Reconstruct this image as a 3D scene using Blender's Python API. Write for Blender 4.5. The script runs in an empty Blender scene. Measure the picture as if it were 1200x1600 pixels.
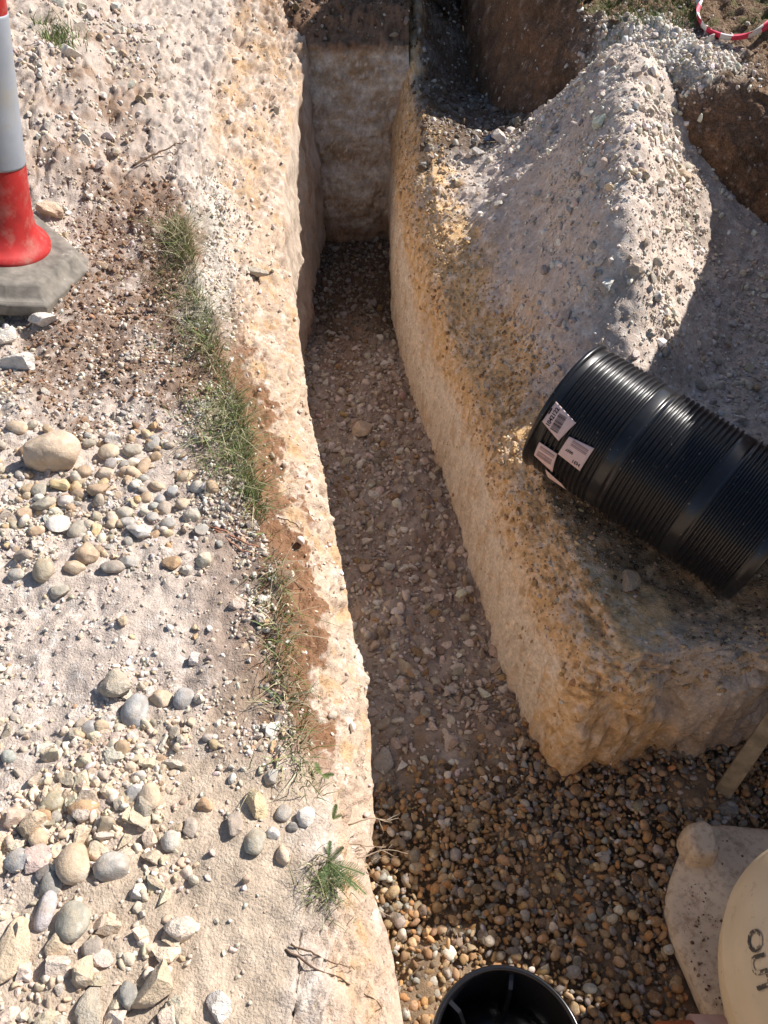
import bpy, bmesh, math, random
import numpy as np
from mathutils import Vector, Matrix

# ------------------------------------------------------------------ camera, sky, sun, exposure
SC = bpy.context.scene
COL = SC.collection
R = math.radians
cam_d = bpy.data.cameras.new('camera')
cam_d.sensor_fit = 'VERTICAL'
cam_d.sensor_height = 36.0
cam_d.lens = 1164.0 / 1600.0 * 36.0
cam_d.clip_start = 0.02
cam_d.clip_end = 500
cam = bpy.data.objects.new('camera', cam_d)
cam.location = (0, 0, 1.6)
cam.rotation_euler = (R(45), 0, 0)
COL.objects.link(cam)
SC.camera = cam

SUN_EL = 40.0
SUN_DIR = Vector((0.87, 0.49, 0)).normalized()          # horizontal direction towards the sun
world = bpy.data.worlds.new('World')
SC.world = world
world.use_nodes = True
wn = world.node_tree
bg = wn.nodes['Background']
sky = wn.nodes.new('ShaderNodeTexSky')
sky.sky_type = 'NISHITA'
sky.sun_disc = False
sky.sun_elevation = R(SUN_EL)
sky.sun_rotation = math.atan2(SUN_DIR.x, SUN_DIR.y)
wn.links.new(sky.outputs[0], bg.inputs[0])
bg.inputs[1].default_value = 0.075

sun_d = bpy.data.lights.new('sun', 'SUN')
sun_d.energy = 5.0
sun_d.angle = R(0.53)
sun_d.color = (1.0, 0.945, 0.88)
sun = bpy.data.objects.new('sun', sun_d)
to_sun = Vector((SUN_DIR.x * math.cos(R(SUN_EL)), SUN_DIR.y * math.cos(R(SUN_EL)), math.sin(R(SUN_EL))))
sun.rotation_euler = to_sun.to_track_quat('Z', 'Y').to_euler()
sun.location = (6, 3, 8)
COL.objects.link(sun)

SC.view_settings.view_transform = 'Standard'
SC.view_settings.look = 'None'
SC.view_settings.gamma = 1.0
SC.view_settings.exposure = 0.62
SC.cycles.max_bounces = 6
SC.cycles.diffuse_bounces = 5

rng = np.random.default_rng(11)
random.seed(5)

# ------------------------------------------------------------------ numeric helpers
_perm = np.random.default_rng(3).permutation(256)
_perm = np.concatenate([_perm, _perm, _perm])
_g = np.random.default_rng(4).normal(size=(256, 3))
_g /= np.linalg.norm(_g, axis=1)[:, None]

def perlin(p):
    p = np.asarray(p, dtype=np.float64)
    i = np.floor(p).astype(np.int64)
    f = p - i
    i &= 255
    u = f * f * f * (f * (f * 6 - 15) + 10)
    out = 0
    for dx in (0, 1):
        wx = u[..., 0] if dx else 1 - u[..., 0]
        for dy in (0, 1):
            wy = u[..., 1] if dy else 1 - u[..., 1]
            for dz in (0, 1):
                wz = u[..., 2] if dz else 1 - u[..., 2]
                h = _perm[_perm[_perm[(i[..., 0] + dx) & 255] + ((i[..., 1] + dy) & 255)] + ((i[..., 2] + dz) & 255)]
                g = _g[h]
                d = g[..., 0] * (f[..., 0] - dx) + g[..., 1] * (f[..., 1] - dy) + g[..., 2] * (f[..., 2] - dz)
                out = out + wx * wy * wz * d
    return out * 1.6

def fbm(p, freq, octs=4, gain=0.5, seed=0.0, stretch=(1, 1, 1)):
    q = np.asarray(p) * np.array(stretch) * freq + np.array([seed * 17.3, seed * 7.7, seed * 3.1])
    a, out = 1.0, 0
    for _ in range(octs):
        out = out + a * perlin(q)
        q = q * 2.03 + 5.17
        a *= gain
    return out

def smooth(x, a, b):
    t = np.clip((np.asarray(x) - a) / (b - a), 0, 1)
    return t * t * (3 - 2 * t)

def lerp(a, b, t):
    return a + (b - a) * t

def cmix(a, b, t):
    return a + (np.asarray(b) - a) * np.asarray(t)[..., None]

class RBF:
    """smooth height surface through control points"""
    def __init__(self, pts):
        p = np.array(pts, float)
        self.c = p[:, :2]
        n = len(p)
        A = np.zeros((n + 3, n + 3))
        A[:n, :n] = self.k(np.linalg.norm(self.c[:, None] - self.c[None], axis=2))
        A[:n, :n] += np.eye(n) * 0.01
        A[:n, n] = 1
        A[:n, n + 1:] = self.c
        A[n:, :n] = A[:n, n:].T
        self.w = np.linalg.solve(A, np.concatenate([p[:, 2], [0, 0, 0]]))
    @staticmethod
    def k(r):
        return -np.sqrt(r * r + 0.04)
    def __call__(self, x, y):
        x = np.asarray(x, float); y = np.asarray(y, float)
        out = self.w[-3] + self.w[-2] * x + self.w[-1] * y
        for (cx, cy), w in zip(self.c, self.w[:-3]):
            out = out + w * self.k(np.sqrt((x - cx) ** 2 + (y - cy) ** 2))
        return out

def spline(xs, ys, q, k=9):
    """interp + light smoothing on a dense line"""
    d = np.linspace(xs[0], xs[-1], 1200)
    v = np.interp(d, xs, ys)
    v = np.concatenate([np.full(k, v[0]), v, np.full(k, v[-1])])
    for _ in range(2):
        v = np.convolve(v, np.ones(2 * k + 1) / (2 * k + 1), 'same')
    return np.interp(q, d, v[k:-k])

# ------------------------------------------------------------------ materials
def nd(t, kind, **kw):
    n = t.nodes.new(kind)
    for k, v in kw.items():
        setattr(n, k, v)
    return n

def new_mat(name):
    m = bpy.data.materials.new(name)
    m.use_nodes = True
    t = m.node_tree
    return m, t, t.nodes['Principled BSDF']

def grain_mat(name, source='col', grain=90.0, contrast=0.35, bump=((40, 0.010), (160, 0.004)), vor=(70, 0.006), rough=0.95, spec=0.15, obj_coords=False, crust=None):
    """earthy surface: colour from the mesh (attribute) or the object, with fine grain and relief"""
    m, t, b = new_mat(name)
    L = t.links
    co = nd(t, 'ShaderNodeTexCoord')
    src = co.outputs['Object']
    if source == 'col':
        a = nd(t, 'ShaderNodeAttribute', attribute_name='col')
        c = a.outputs['Color']
    else:
        a = nd(t, 'ShaderNodeObjectInfo')
        c = a.outputs['Color']
    n1 = nd(t, 'ShaderNodeTexNoise')
    n1.inputs['Scale'].default_value = grain
    n1.inputs['Detail'].default_value = 6
    n1.inputs['Roughness'].default_value = 0.65
    L.new(src, n1.inputs['Vector'])
    mr = nd(t, 'ShaderNodeMapRange')
    mr.inputs[1].default_value = 0.28
    mr.inputs[2].default_value = 0.72
    mr.inputs[3].default_value = 1 - contrast
    mr.inputs[4].default_value = 1 + contrast * 0.8
    L.new(n1.outputs[0], mr.inputs[0])
    mx = nd(t, 'ShaderNodeMix', data_type='RGBA', blend_type='MULTIPLY')
    mx.inputs[0].default_value = 1
    L.new(c, mx.inputs[6])
    L.new(mr.outputs[0], mx.inputs[7])
    base = mx.outputs[2]
    for k, (csc, ccol, clo, chi, amt) in enumerate(crust or ()):
        geo = nd(t, 'ShaderNodeNewGeometry')
        nc = nd(t, 'ShaderNodeTexNoise', noise_dimensions='4D')
        nc.inputs['Scale'].default_value = csc
        nc.inputs['Detail'].default_value = 5
        nc.inputs['Roughness'].default_value = 0.6
        L.new(geo.outputs['Position'], nc.inputs['Vector'])
        nc.inputs['W'].default_value = 3.1 * k
        rc_ = nd(t, 'ShaderNodeMapRange')
        rc_.inputs[1].default_value = clo; rc_.inputs[2].default_value = chi; rc_.inputs[4].default_value = amt
        L.new(nc.outputs[0], rc_.inputs[0])
        m2 = nd(t, 'ShaderNodeMix', data_type='RGBA')
        L.new(rc_.outputs[0], m2.inputs[0])
        L.new(base, m2.inputs[6])
        m2.inputs[7].default_value = (*ccol, 1)
        base = m2.outputs[2]
    L.new(base, b.inputs['Base Color'])
    b.inputs['Roughness'].default_value = rough
    b.inputs['Specular IOR Level'].default_value = spec
    if obj_coords:
        geo = nd(t, 'ShaderNodeNewGeometry')
        src = geo.outputs['Position']
    prev = None
    for sc_, dist in bump:
        n = nd(t, 'ShaderNodeTexNoise')
        n.inputs['Scale'].default_value = sc_
        n.inputs['Detail'].default_value = 5
        n.inputs['Roughness'].default_value = 0.6
        L.new(src, n.inputs['Vector'])
        bp = nd(t, 'ShaderNodeBump')
        bp.inputs['Strength'].default_value = 0.9
        bp.inputs['Distance'].default_value = dist
        L.new(n.outputs[0], bp.inputs['Height'])
        if prev:
            L.new(prev, bp.inputs['Normal'])
        prev = bp.outputs[0]
    if vor:
        v = nd(t, 'ShaderNodeTexVoronoi')
        v.inputs['Scale'].default_value = vor[0]
        v.inputs['Randomness'].default_value = 1
        L.new(src, v.inputs['Vector'])
        bp = nd(t, 'ShaderNodeBump', invert=True)
        bp.inputs['Strength'].default_value = 0.9
        bp.inputs['Distance'].default_value = vor[1]
        L.new(v.outputs['Distance'], bp.inputs['Height'])
        if prev:
            L.new(prev, bp.inputs['Normal'])
        prev = bp.outputs[0]
    if prev:
        L.new(prev, b.inputs['Normal'])
    return m

def plain_mat(name, col, rough=0.5, spec=0.4, mottle=0.12, scale=30, bump=0.0, dirt=None, dirt_scale=14, dirt_lo=0.5, dirt_hi=0.7):
    m, t, b = new_mat(name)
    L = t.links
    co = nd(t, 'ShaderNodeTexCoord')
    n = nd(t, 'ShaderNodeTexNoise')
    n.inputs['Scale'].default_value = scale
    n.inputs['Detail'].default_value = 5
    L.new(co.outputs['Object'], n.inputs['Vector'])
    mr = nd(t, 'ShaderNodeMapRange')
    mr.inputs[1].default_value = 0.3; mr.inputs[2].default_value = 0.7
    mr.inputs[3].default_value = 1 - mottle; mr.inputs[4].default_value = 1 + mottle
    L.new(n.outputs[0], mr.inputs[0])
    mx = nd(t, 'ShaderNodeMix', data_type='RGBA', blend_type='MULTIPLY')
    mx.inputs[0].default_value = 1
    mx.inputs[6].default_value = (*col, 1)
    L.new(mr.outputs[0], mx.inputs[7])
    out = mx.outputs[2]
    if dirt:
        n2 = nd(t, 'ShaderNodeTexNoise')
        n2.inputs['Scale'].default_value = dirt_scale
        n2.inputs['Detail'].default_value = 8
        n2.inputs['Roughness'].default_value = 0.7
        L.new(co.outputs['Object'], n2.inputs['Vector'])
        r2 = nd(t, 'ShaderNodeMapRange')
        r2.inputs[1].default_value = dirt_lo; r2.inputs[2].default_value = dirt_hi
        L.new(n2.outputs[0], r2.inputs[0])
        m2 = nd(t, 'ShaderNodeMix', data_type='RGBA')
        L.new(r2.outputs[0], m2.inputs[0])
        L.new(out, m2.inputs[6])
        m2.inputs[7].default_value = (*dirt, 1)
        out = m2.outputs[2]
        r3 = nd(t, 'ShaderNodeMapRange')
        r3.inputs[3].default_value = rough; r3.inputs[4].default_value = 0.95
        L.new(r2.outputs[0], r3.inputs[0])
        L.new(r3.outputs[0], b.inputs['Roughness'])
    else:
        b.inputs['Roughness'].default_value = rough
    L.new(out, b.inputs['Base Color'])
    b.inputs['Specular IOR Level'].default_value = spec
    if bump:
        bp = nd(t, 'ShaderNodeBump')
        bp.inputs['Distance'].default_value = bump
        L.new(n.outputs[0], bp.inputs['Height'])
        L.new(bp.outputs[0], b.inputs['Normal'])
    return m

M_CHALK = grain_mat('chalk_ground', grain=130, contrast=0.24, bump=((45, 0.006), (210, 0.005)), vor=(170, 0.0012))
M_WALL = grain_mat('cut_chalk', grain=70, contrast=0.30, bump=((40, 0.006), (150, 0.005)), vor=None)
M_SOIL = grain_mat('topsoil', grain=80, contrast=0.45, bump=((30, 0.016), (110, 0.008)), vor=(80, 0.006))
M_STONE = grain_mat('loose_stones', grain=70, contrast=0.25, bump=((60, 0.004), (220, 0.0015)), vor=None, rough=0.9, spec=0.2)
M_PEB = grain_mat('rounded_pebbles', grain=120, contrast=0.22, bump=((90, 0.0025),), vor=None, rough=0.78, spec=0.22)
M_STONE_O = grain_mat('chalk_lump', source='obj', grain=3.0, contrast=0.22, bump=((70, 0.008), (260, 0.003)), vor=None, rough=0.95, spec=0.12, obj_coords=True,
                      crust=((38, (.55, .42, .28), .50, .72, .55), (90, (.74, .69, .62), .56, .70, .5)))
M_PEB_O = grain_mat('flint_cobble', source='obj', grain=2.2, contrast=0.25, bump=((60, 0.004), (300, 0.0016)), vor=None, rough=0.72, spec=0.28, obj_coords=True,
                    crust=((26, (.42, .29, .17), .50, .72, .55), (44, (.64, .58, .50), .54, .70, .6), (160, (.68, .62, .55), .60, .70, .4)))

# ------------------------------------------------------------------ mesh helpers
def props(o, label=None, cat=None, group=None, kind=None):
    if label: o['label'] = label
    if cat: o['category'] = cat
    if group: o['group'] = group
    if kind: o['kind'] = kind
    return o

def mesh_obj(name, verts, faces, mat=None, parent=None, smooth_=True, col=None):
    me = bpy.data.meshes.new(name)
    verts = np.asarray(verts, np.float32)
    if isinstance(faces, np.ndarray):
        k = faces.shape[1]
        me.vertices.add(len(verts)); me.vertices.foreach_set('co', verts.ravel())
        me.loops.add(faces.size); me.loops.foreach_set('vertex_index', faces.astype(np.int32).ravel())
        me.polygons.add(len(faces))
        me.polygons.foreach_set('loop_start', np.arange(0, faces.size, k, dtype=np.int32))
        me.update(calc_edges=True)
    else:
        me.from_pydata([tuple(map(float, v)) for v in verts], [], faces)
        me.update()
    if smooth_:
        me.polygons.foreach_set('use_smooth', np.ones(len(me.polygons), bool))
    if col is not None:
        a = me.attributes.new('col', 'FLOAT_COLOR', 'POINT')
        c = np.ones((len(verts), 4), np.float32); c[:, :3] = np.clip(col, 0, 1)
        a.data.foreach_set('color', c.ravel())
    if mat:
        me.materials.append(mat)
    o = bpy.data.objects.new(name, me)
    COL.objects.link(o)
    if parent:
        o.parent = parent
    return o

def grid_faces(n, m):
    i = np.arange(n - 1)[:, None] * m + np.arange(m - 1)[None]
    i = i.ravel()
    return np.stack([i, i + 1, i + m + 1, i + m], 1)

def grid_normals(P):
    du = np.gradient(P, axis=0); dv = np.gradient(P, axis=1)
    n = np.cross(du, dv)
    n /= np.linalg.norm(n, axis=2, keepdims=True) + 1e-12
    return n

def grid_obj(name, P, col, mat, flip=False):
    n, m = P.shape[:2]
    f = grid_faces(n, m)
    if flip:
        f = f[:, ::-1].copy()
    o = mesh_obj(name, P.reshape(-1, 3), f, mat, col=col.reshape(-1, 3))
    return o

def empty(name, loc=(0, 0, 0), rot=(0, 0, 0)):
    o = bpy.data.objects.new(name, None)
    o.empty_display_size = 0.1
    o.location = loc; o.rotation_euler = rot
    COL.objects.link(o)
    return o

# colours (albedo)
CHALK = np.array([0.57, 0.475, 0.405])
CHALK_W = np.array([0.76, 0.72, 0.66])
CREAM = np.array([0.62, 0.475, 0.335])
OCHRE = np.array([0.50, 0.30, 0.135])
TAN = np.array([0.54, 0.43, 0.32])
BROWN = np.array([0.20, 0.122, 0.078])
DARK = np.array([0.085, 0.055, 0.036])
RED_SOIL = np.array([0.275, 0.15, 0.085])
GREYC = np.array([0.42, 0.365, 0.315])

FLOOR = -1.20

# ------------------------------------------------------------------ left bank: ground, battered chalk face, trench wall
LIP_Y = [-1.0, 0.2, 0.334, 0.45, 0.54, 0.62, 0.68, 0.74, 0.815, 1.016, 1.316, 1.543, 1.9, 2.295, 2.61, 2.963, 3.34, 3.83, 4.35, 5.0, 5.5, 6.2, 9.0, 14]
LIP_X = [0.08, 0.05, 0.04, 0.02, 0.0, -0.03, -0.06, -0.05, -0.022, -0.037, -0.075, -0.118, -0.182, -0.261, -0.329, -0.388, -0.439, -0.53, -0.585, -0.575, -0.54, -0.50, -0.45, -0.4]
LIP_Z = [-0.1, -0.16, -0.18, -0.2, -0.2, -0.24, -0.30, -0.38, -0.40, -0.40, -0.40, -0.40, -0.40, -0.40, -0.38, -0.35, -0.3, -0.2, -0.1, 0.02, 0.14, 0.45, 0.9, 1.2]
EDG_Y = [-1.0, 0.3, 0.52, 0.694, 0.812, 1.131, 1.418, 1.714, 2.264, 2.52, 2.711, 3.033, 3.767, 4.4, 5.2, 6.0, 9.0, 14]
EDG_X = [-0.15, -0.17, -0.157, -0.139, -0.183, -0.257, -0.312, -0.413, -0.55, -0.66, -0.70, -0.83, -1.03, -1.16, -1.2, -1.2, -1.1, -1.0]
H_left = RBF([(-.3, -1, 0), (-2, -1, .05), (-.3, .3, 0), (-.9, .3, .02), (-2, .3, .05), (-.5, 1, 0), (-1.2, 1, 0), (-2.5, 1, .1), (-.6, 1.8, 0), (-1.3, 1.8, .02),
              (-2.5, 2, .15), (-.8, 2.5, 0), (-1.4, 2.6, .03), (-2.2, 2.8, .16), (-1, 3.2, .06), (-1.5, 3.3, .13), (-2.2, 3.6, .45), (-1.2, 4, .22), (-1.7, 4.2, .5),
              (-1.2, 4.8, .36), (-1.3, 5.5, .55), (-1.9, 5.2, .85), (-2.6, 4.8, 1.1), (-.9, 5.6, .42), (-.9, 6.5, .65), (-1.5, 6.5, .95), (-2.5, 6.5, 1.3), (-1, 8, 1.0),
              (-2.5, 8, 1.5), (-4, 3, .7), (-4, 6, 1.4), (-4, 1, .15), (-4, 10, 1.8), (-1, 12, 1.4)])

ys = np.concatenate([np.linspace(-1, .2, 40)[:-1], np.linspace(.2, 3.2, 370)[:-1], np.linspace(3.2, 6.3, 210)[:-1], np.linspace(6.3, 14, 40)])
off = np.concatenate([5.5 * np.linspace(1, 0, 40, endpoint=False) ** 2.2 + 1.5, np.linspace(1.5, 0, 190, endpoint=False)])
ns, nw = 74, 34
tt = np.concatenate([-off, np.linspace(0, 1, ns, endpoint=False), 1 + np.linspace(0, 1, nw)])
lx, lz = spline(LIP_Y, LIP_X, ys, 3), spline(LIP_Y, LIP_Z, ys, 3)
jit = 0.012 * fbm(np.stack([ys * 0, ys, ys * 0], 1), 5, 3)
lx = lx + jit * 0.7
ex = spline(EDG_Y, EDG_X, ys, 5) + 0.02 * fbm(np.stack([ys * 0 + 9, ys, ys * 0], 1), 4, 3)
ez = H_left(ex, ys)
PL = np.zeros((len(ys), len(tt), 3))
PL[:, :, 1] = ys[:, None]
g = tt < 0
PL[:, g, 0] = ex[:, None] + tt[None, g]
PL[:, g, 2] = H_left(PL[:, g, 0], PL[:, g, 1])
s_ = (tt >= 0) & (tt < 1)
u = tt[None, s_]
PL[:, s_, 0] = lerp(ex[:, None], lx[:, None], u ** 0.92)
PL[:, s_, 2] = lerp(ez[:, None], lz[:, None], 0.45 * u + 0.55 * u ** 1.5)
# small scarp at the turf edge (topsoil step)
scarp = 0.06 * smooth(u, 0.0, 0.10) * (1 - smooth(u, 0.12, 0.6)) * (smooth(ys, 0.6, 1.0) * (1 - smooth(ys, 3.0, 3.6)))[:, None]
PL[:, s_, 2] -= scarp
w_ = tt >= 1
u = tt[None, w_] - 1
PL[:, w_, 0] = lx[:, None] - 0.05 * np.sin(np.minimum(1, u * 1.6) * math.pi / 2) * (1 - smooth(ys, 2.6, 3.4))[:, None]
PL[:, w_, 2] = lerp(lz[:, None], FLOOR - 0.12, u)
farfoot = smooth(ys, 3.6, 4.6)[:, None]
PL[:, w_, 0] += farfoot * 0.06 * u
NL = grid_normals(PL)
if NL[200, 100, 2] < 0: NL = -NL
farslope = (smooth(ys, 2.9, 3.8)[:, None] * (tt[None] < 1) * smooth(tt[None], -1.6, -.8))
amp = np.zeros(PL.shape[:2])
amp[:, g] = (0.022 * (1 - .35 * smooth(ys, 1.2, .7)))[:, None]
amp[:, s_] = 0.026
amp[:, w_] = (0.014 + .016 * smooth(ys, 3, 4))[:, None]
d = fbm(PL, 3.2, 3, .5, 1) * 1.1 * amp + fbm(PL, 14, 4, .55, 2) * 0.55 * amp
# clods in soil
d += np.maximum(0, fbm(PL, 40, 4, .7, 5)) * (0.003 + .005 * smooth(ys, 1.0, 1.6))[:, None] * (amp > 0.012)
# pitted look on the battered face: broken edges
ridge = np.abs(fbm(PL, 20, 3, .6, 7))
d[:, s_] -= (0.014 * smooth(ridge, .25, .0))[:, s_]
d[:, s_] += (0.012 * fbm(PL, 9, 3, .6, 8, (1, .7, 1.3)) - 0.018 * smooth(fbm(PL, 6.5, 3, .6, 9), .35, .7))[:, s_]
d += farslope * (.030 * fbm(PL, 4.5, 4, .6, 15, (1.3, .6, 1)) - .02 * smooth(np.abs(fbm(PL, 3.0, 3, .6, 16, (1.5, .6, 1))), .08, 0))
edge_keep = np.ones(len(tt)); k0 = np.argmax(tt >= 1); edge_keep[k0 - 2:k0 + 2] = 0.5
PL0 = PL.copy()
PL = PL + NL * (d * edge_keep[None])[..., None]
NL = grid_normals(PL)
if NL[200, 100, 2] < 0: NL = -NL

# colours by zone
X, Y, Z = PL[..., 0], PL[..., 1], PL[..., 2]
n1 = fbm(PL0, 2.5, 4, .55, 11); n2 = fbm(PL0, 7, 4, .6, 12); n3 = fbm(PL0, 28, 3, .6, 13); n4 = fbm(PL0, 90, 2, .6, 14)
cl = np.broadcast_to(CHALK, PL.shape).copy()
cl = cmix(cl, CHALK_W, smooth(n3 + n4 * .5 + .3 * n2, .2, .8) * .5)
cl = cmix(cl, GREYC, smooth(-n2 + n3 * .5, .25, .8) * .35)
E_ = ex[:, None] - X                      # distance left of the turf edge
# dusty tan patch at the photographer's feet
tan = smooth(.80 - .25 * n1 - Y + 0.25 * (X + .5), -.08, .12) * smooth(X + .1 * n2, -.85, -.55) * (1 - .75 * smooth(X + .05 * n2, -.20, -.13))
cl = cmix(cl, TAN, tan * .85)
# topsoil patch behind the cobbles and up to the heap
soil = smooth(Y + .22 * n1 + .15 * n2, 2.02, 2.22) * (1 - smooth(Y + .5 * n1 + .4 * (X + 1.2), 3.5, 3.95)) * smooth(X + .18 * n2 + .12 * n3, -1.52, -1.30)
soil *= 1 - .5 * smooth(n2, .2, .5)
cl = cmix(cl, cmix(np.broadcast_to(BROWN, PL.shape), RED_SOIL, smooth(n3, -.2, .6) * .6), np.clip(soil, 0, 1) * .80)
cl = cmix(cl, CHALK_W * .9, soil * smooth(n4 + n3 * .4, .40, .75) * .6)
# dirty streaks on the heap
heap = smooth(Y + .4 * n1, 3.5, 4.0) * smooth(E_, -.1, .1)
cl = cmix(cl, BROWN * 1.3, heap * smooth(fbm(PL0, 1.6, 4, .6, 21, (1.4, .8, 1)) + .25 * n2, .22, .6) * smooth(X, -1.9, -1.5) * (1 - smooth(Y, 4.6, 5.2)) * .75)
cl = cmix(cl, CREAM * .95, heap * smooth(n2, .0, .6) * .4)
cl = cmix(cl, BROWN * 1.5, farslope * smooth(np.abs(fbm(PL0, 3.0, 3, .6, 16, (1.5, .6, 1))), .07, 0) * .6)
# brown dirt tipped down the flank of the heap
sx_ = np.interp(Y, [3.4, 3.65, 4.0, 4.5, 5.0], [-1.05, -1.12, -1.36, -1.40, -1.5])
dirt = np.exp(-((X - sx_ + .10 * n2) / .17) ** 2) * smooth(Y, 3.35, 3.6) * (1 - smooth(Y, 4.7, 5.1))
cl = cmix(cl, cmix(np.broadcast_to(BROWN * 1.5, PL.shape), GREYC * .8, smooth(n3, -.1, .5) * .6), np.clip(dirt * (.75 + .9 * n2 + .4 * n3), 0, 1) * .8)
# turf edge and red-brown topsoil band just over the edge
u_all = np.broadcast_to(tt[None], E_.shape)
band = smooth(u_all + .10 * n3, -.12, .02) * (1 - smooth(u_all + .30 * n2 + .16 * n3 - .22 * np.exp(-((Y - 1.75) / .5) ** 2), .24, .42)) * (smooth(Y, .72, .95) * (1 - smooth(Y, 3.1, 3.7)))
cl = cmix(cl, cmix(np.broadcast_to(RED_SOIL, PL.shape), BROWN, smooth(n3 + n2, .0, .6) * .6), np.clip(band * 1.1, 0, 1))
turf = smooth(u_all, -.30, -.14) * (1 - smooth(u_all, .0, .06)) * (smooth(Y + .2 * n2, .7, .9) * (1 - smooth(Y, 3.3, 3.7)))
cl = cmix(cl, BROWN, turf * .55)
# battered face
face = smooth(u_all, .22, .40)
fc = cmix(np.broadcast_to(np.array([.63, .495, .385]), PL.shape), CREAM, smooth(n1 + n2, .0, .5) * .55)
fc = cmix(fc, OCHRE * 1.1, smooth(n2 + .6 * n3, .18, .7) * .6)
fc = cmix(fc, np.array([.60, .47, .38]), smooth(n1 - .3 * n2, .1, .5) * .6)
fc = cmix(fc, CHALK_W, smooth(-n2 + .7 * n3, .30, .8) * .55)
fc = cmix(fc, BROWN * 1.6, smooth(ridge, .10, .0) * .35)
fc = fc * np.array([.90, .87, .84])
cl = cmix(cl, fc, np.clip(face * (1 - band), 0, 1) * .95)
# grey scree lying on the face further off
scree = np.exp(-((X + .78 + .10 * (Y - 3.2) + .06 * n2) / .085) ** 2) * smooth(Y, 2.4, 2.9) * (1 - smooth(Y, 3.8, 4.3))
cl = cmix(cl, np.array([.60, .56, .50]), scree * .85)
wallm = smooth(u_all, 1.0, 1.03)
wc = cmix(np.broadcast_to(np.array([.56, .46, .37]), PL.shape), BROWN * 1.8, smooth(fbm(PL0, 5, 4, .6, 31, (1, 1, .35)), .0, .6) * .6)
cl = cmix(cl, wc, wallm)
# soil over the far end
fars = smooth(Y + .3 * n1, 5.5, 5.9) * smooth(X + .2 * n1, -.95, -.75)
cl = cmix(cl, BROWN * 1.3, fars * smooth(n2 + n3, -.4, .3) * .8)
cl *= (1 + .14 * n3 + .10 * n4)[..., None]
cl *= (1 - .08 * (1 - smooth(u_all, .1, .4)))[..., None]
left = grid_obj('left_ground', PL, cl, M_CHALK, flip=False)
props(left, kind='structure')

# ------------------------------------------------------------------ right bank: trench wall, ochre slope, bench and talus
PQ = [(-.03, 7.3, .55, 7.5), (.0, 6.5, .60, 6.6), (.036, 5.73, .70, 5.95), (.045, 5.2, .80, 5.55), (.055, 4.744, 1.02, 5.22), (.10, 4.35, 1.27, 5.12), (.152, 3.962, 1.47, 4.82),
      (.232, 3.566, 1.68, 4.43), (.323, 3.104, 2.15, 4.12), (.401, 2.614, 2.34, 3.8), (.488, 1.979, 2.28, 3.3), (.57, 1.622, 2.12, 2.85), (.635, 1.40, 1.98, 2.5), (.70, 1.325, 1.88, 2.25),
      (.86, 1.36, 1.80, 2.05), (1.03, 1.43, 1.75, 1.88), (1.165, 1.38, 1.72, 1.77), (1.28, 1.42, 1.70, 1.70), (1.57, 1.50, 1.72, 1.62), (2.0, 1.5, 2.0, 1.60), (3.4, 1.4, 3.4, 1.52)]
WH = [1.8, 1.75, 1.40, 1.2, 1.16, 1.08, .98, .88, .80, .74, .68, .64, .60, .58, .58, .58, .58, .60, .65, .7, .7]      # height of the cut wall above the floor
PQ = np.array(PQ)
seg = np.concatenate([[0], np.cumsum(np.linalg.norm(np.diff(PQ[:, :2], axis=0), axis=1))])
sv = np.concatenate([np.linspace(0, seg[3], 70)[:-1], np.linspace(seg[3], seg[18], 470)[:-1], np.linspace(seg[18], seg[-1], 40)])
rail = np.stack([spline(seg, PQ[:, k], sv, 5) for k in range(4)], 1)
wh = spline(seg, WH, sv, 9)
H_right = RBF([(.9, 1.75, -.53), (1.3, 1.7, -.575), (.8, 1.6, -.54), (1.1, 2.05, -.495), (.65, 2.0, -.50), (1.6, 1.9, -.56), (1.5, 2.5, -.44), (1.15, 2.5, -.40), (.75, 2.45, -.425), (.66, 2.75, -.42),
               (.97, 2.75, -.14), (1.0, 2.95, .12), (1.03, 3.14, .32), (1.10, 3.54, .47), (1.20, 4.0, .55), (1.30, 4.75, .54),
               (1.28, 2.85, -.32), (1.7, 2.9, -.42), (1.30, 3.3, .04), (1.42, 3.75, .12), (1.58, 3.5, -.22), (1.85, 3.75, -.29), (2.1, 3.6, -.36), (1.50, 4.25, .22), (1.70, 4.15, -.04),
               (.60, 3.2, -.37), (.80, 3.28, -.02), (.62, 3.6, -.25), (.85, 3.7, .12), (.55, 3.95, -.20), (.75, 4.2, -.01), (.96, 4.2, .20), (1.0, 4.7, .20), (.77, 4.68, .03), (1.15, 5.0, .26),
               (.50, 4.5, -.10), (.3, 4.8, -.01), (.3, 5.3, .02), (.6, 5.0, -.06), (.75, 5.6, -.06), (.95, 5.15, .02), (.15, 5.3, .03),
               (.45, 6.2, .10), (.12, 6.05, .46), (.25, 6.3, .46), (.05, 7.2, .70), (.5, 7.2, .35), (.25, 5.75, .08)])
dist = np.concatenate([np.linspace(0, .05, 30, endpoint=False), np.linspace(.05, .22, 40, endpoint=False), np.linspace(.22, 1, 175) ** 1.0])
PR = np.zeros((len(sv), len(dist), 3))
D = np.linalg.norm(rail[:, 2:] - rail[:, :2], axis=1)
for j, q in enumerate(dist):
    dd = np.minimum(q * 1.0, .22) if q <= .22 else None
    if q <= .22:
        w = np.minimum(q / D, .22 / D * (q / .22))
    else:
        w = lerp(.22 / D, np.ones_like(D), (q - .22) / .78)
    PR[:, j, :2] = rail[:, :2] + (rail[:, 2:] - rail[:, :2]) * w[:, None]
dh = np.linalg.norm(PR[:, :, :2] - rail[:, None, :2], axis=2)
prof = FLOOR - .12 + .12 * np.minimum(1, dh / .004) + wh[:, None] * (.60 * (1 - np.exp(-dh / .020)) + .40 * (1 - np.exp(-dh / .11))) + .35 * dh + 1.6 * np.maximum(0, dh - .20)
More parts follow.
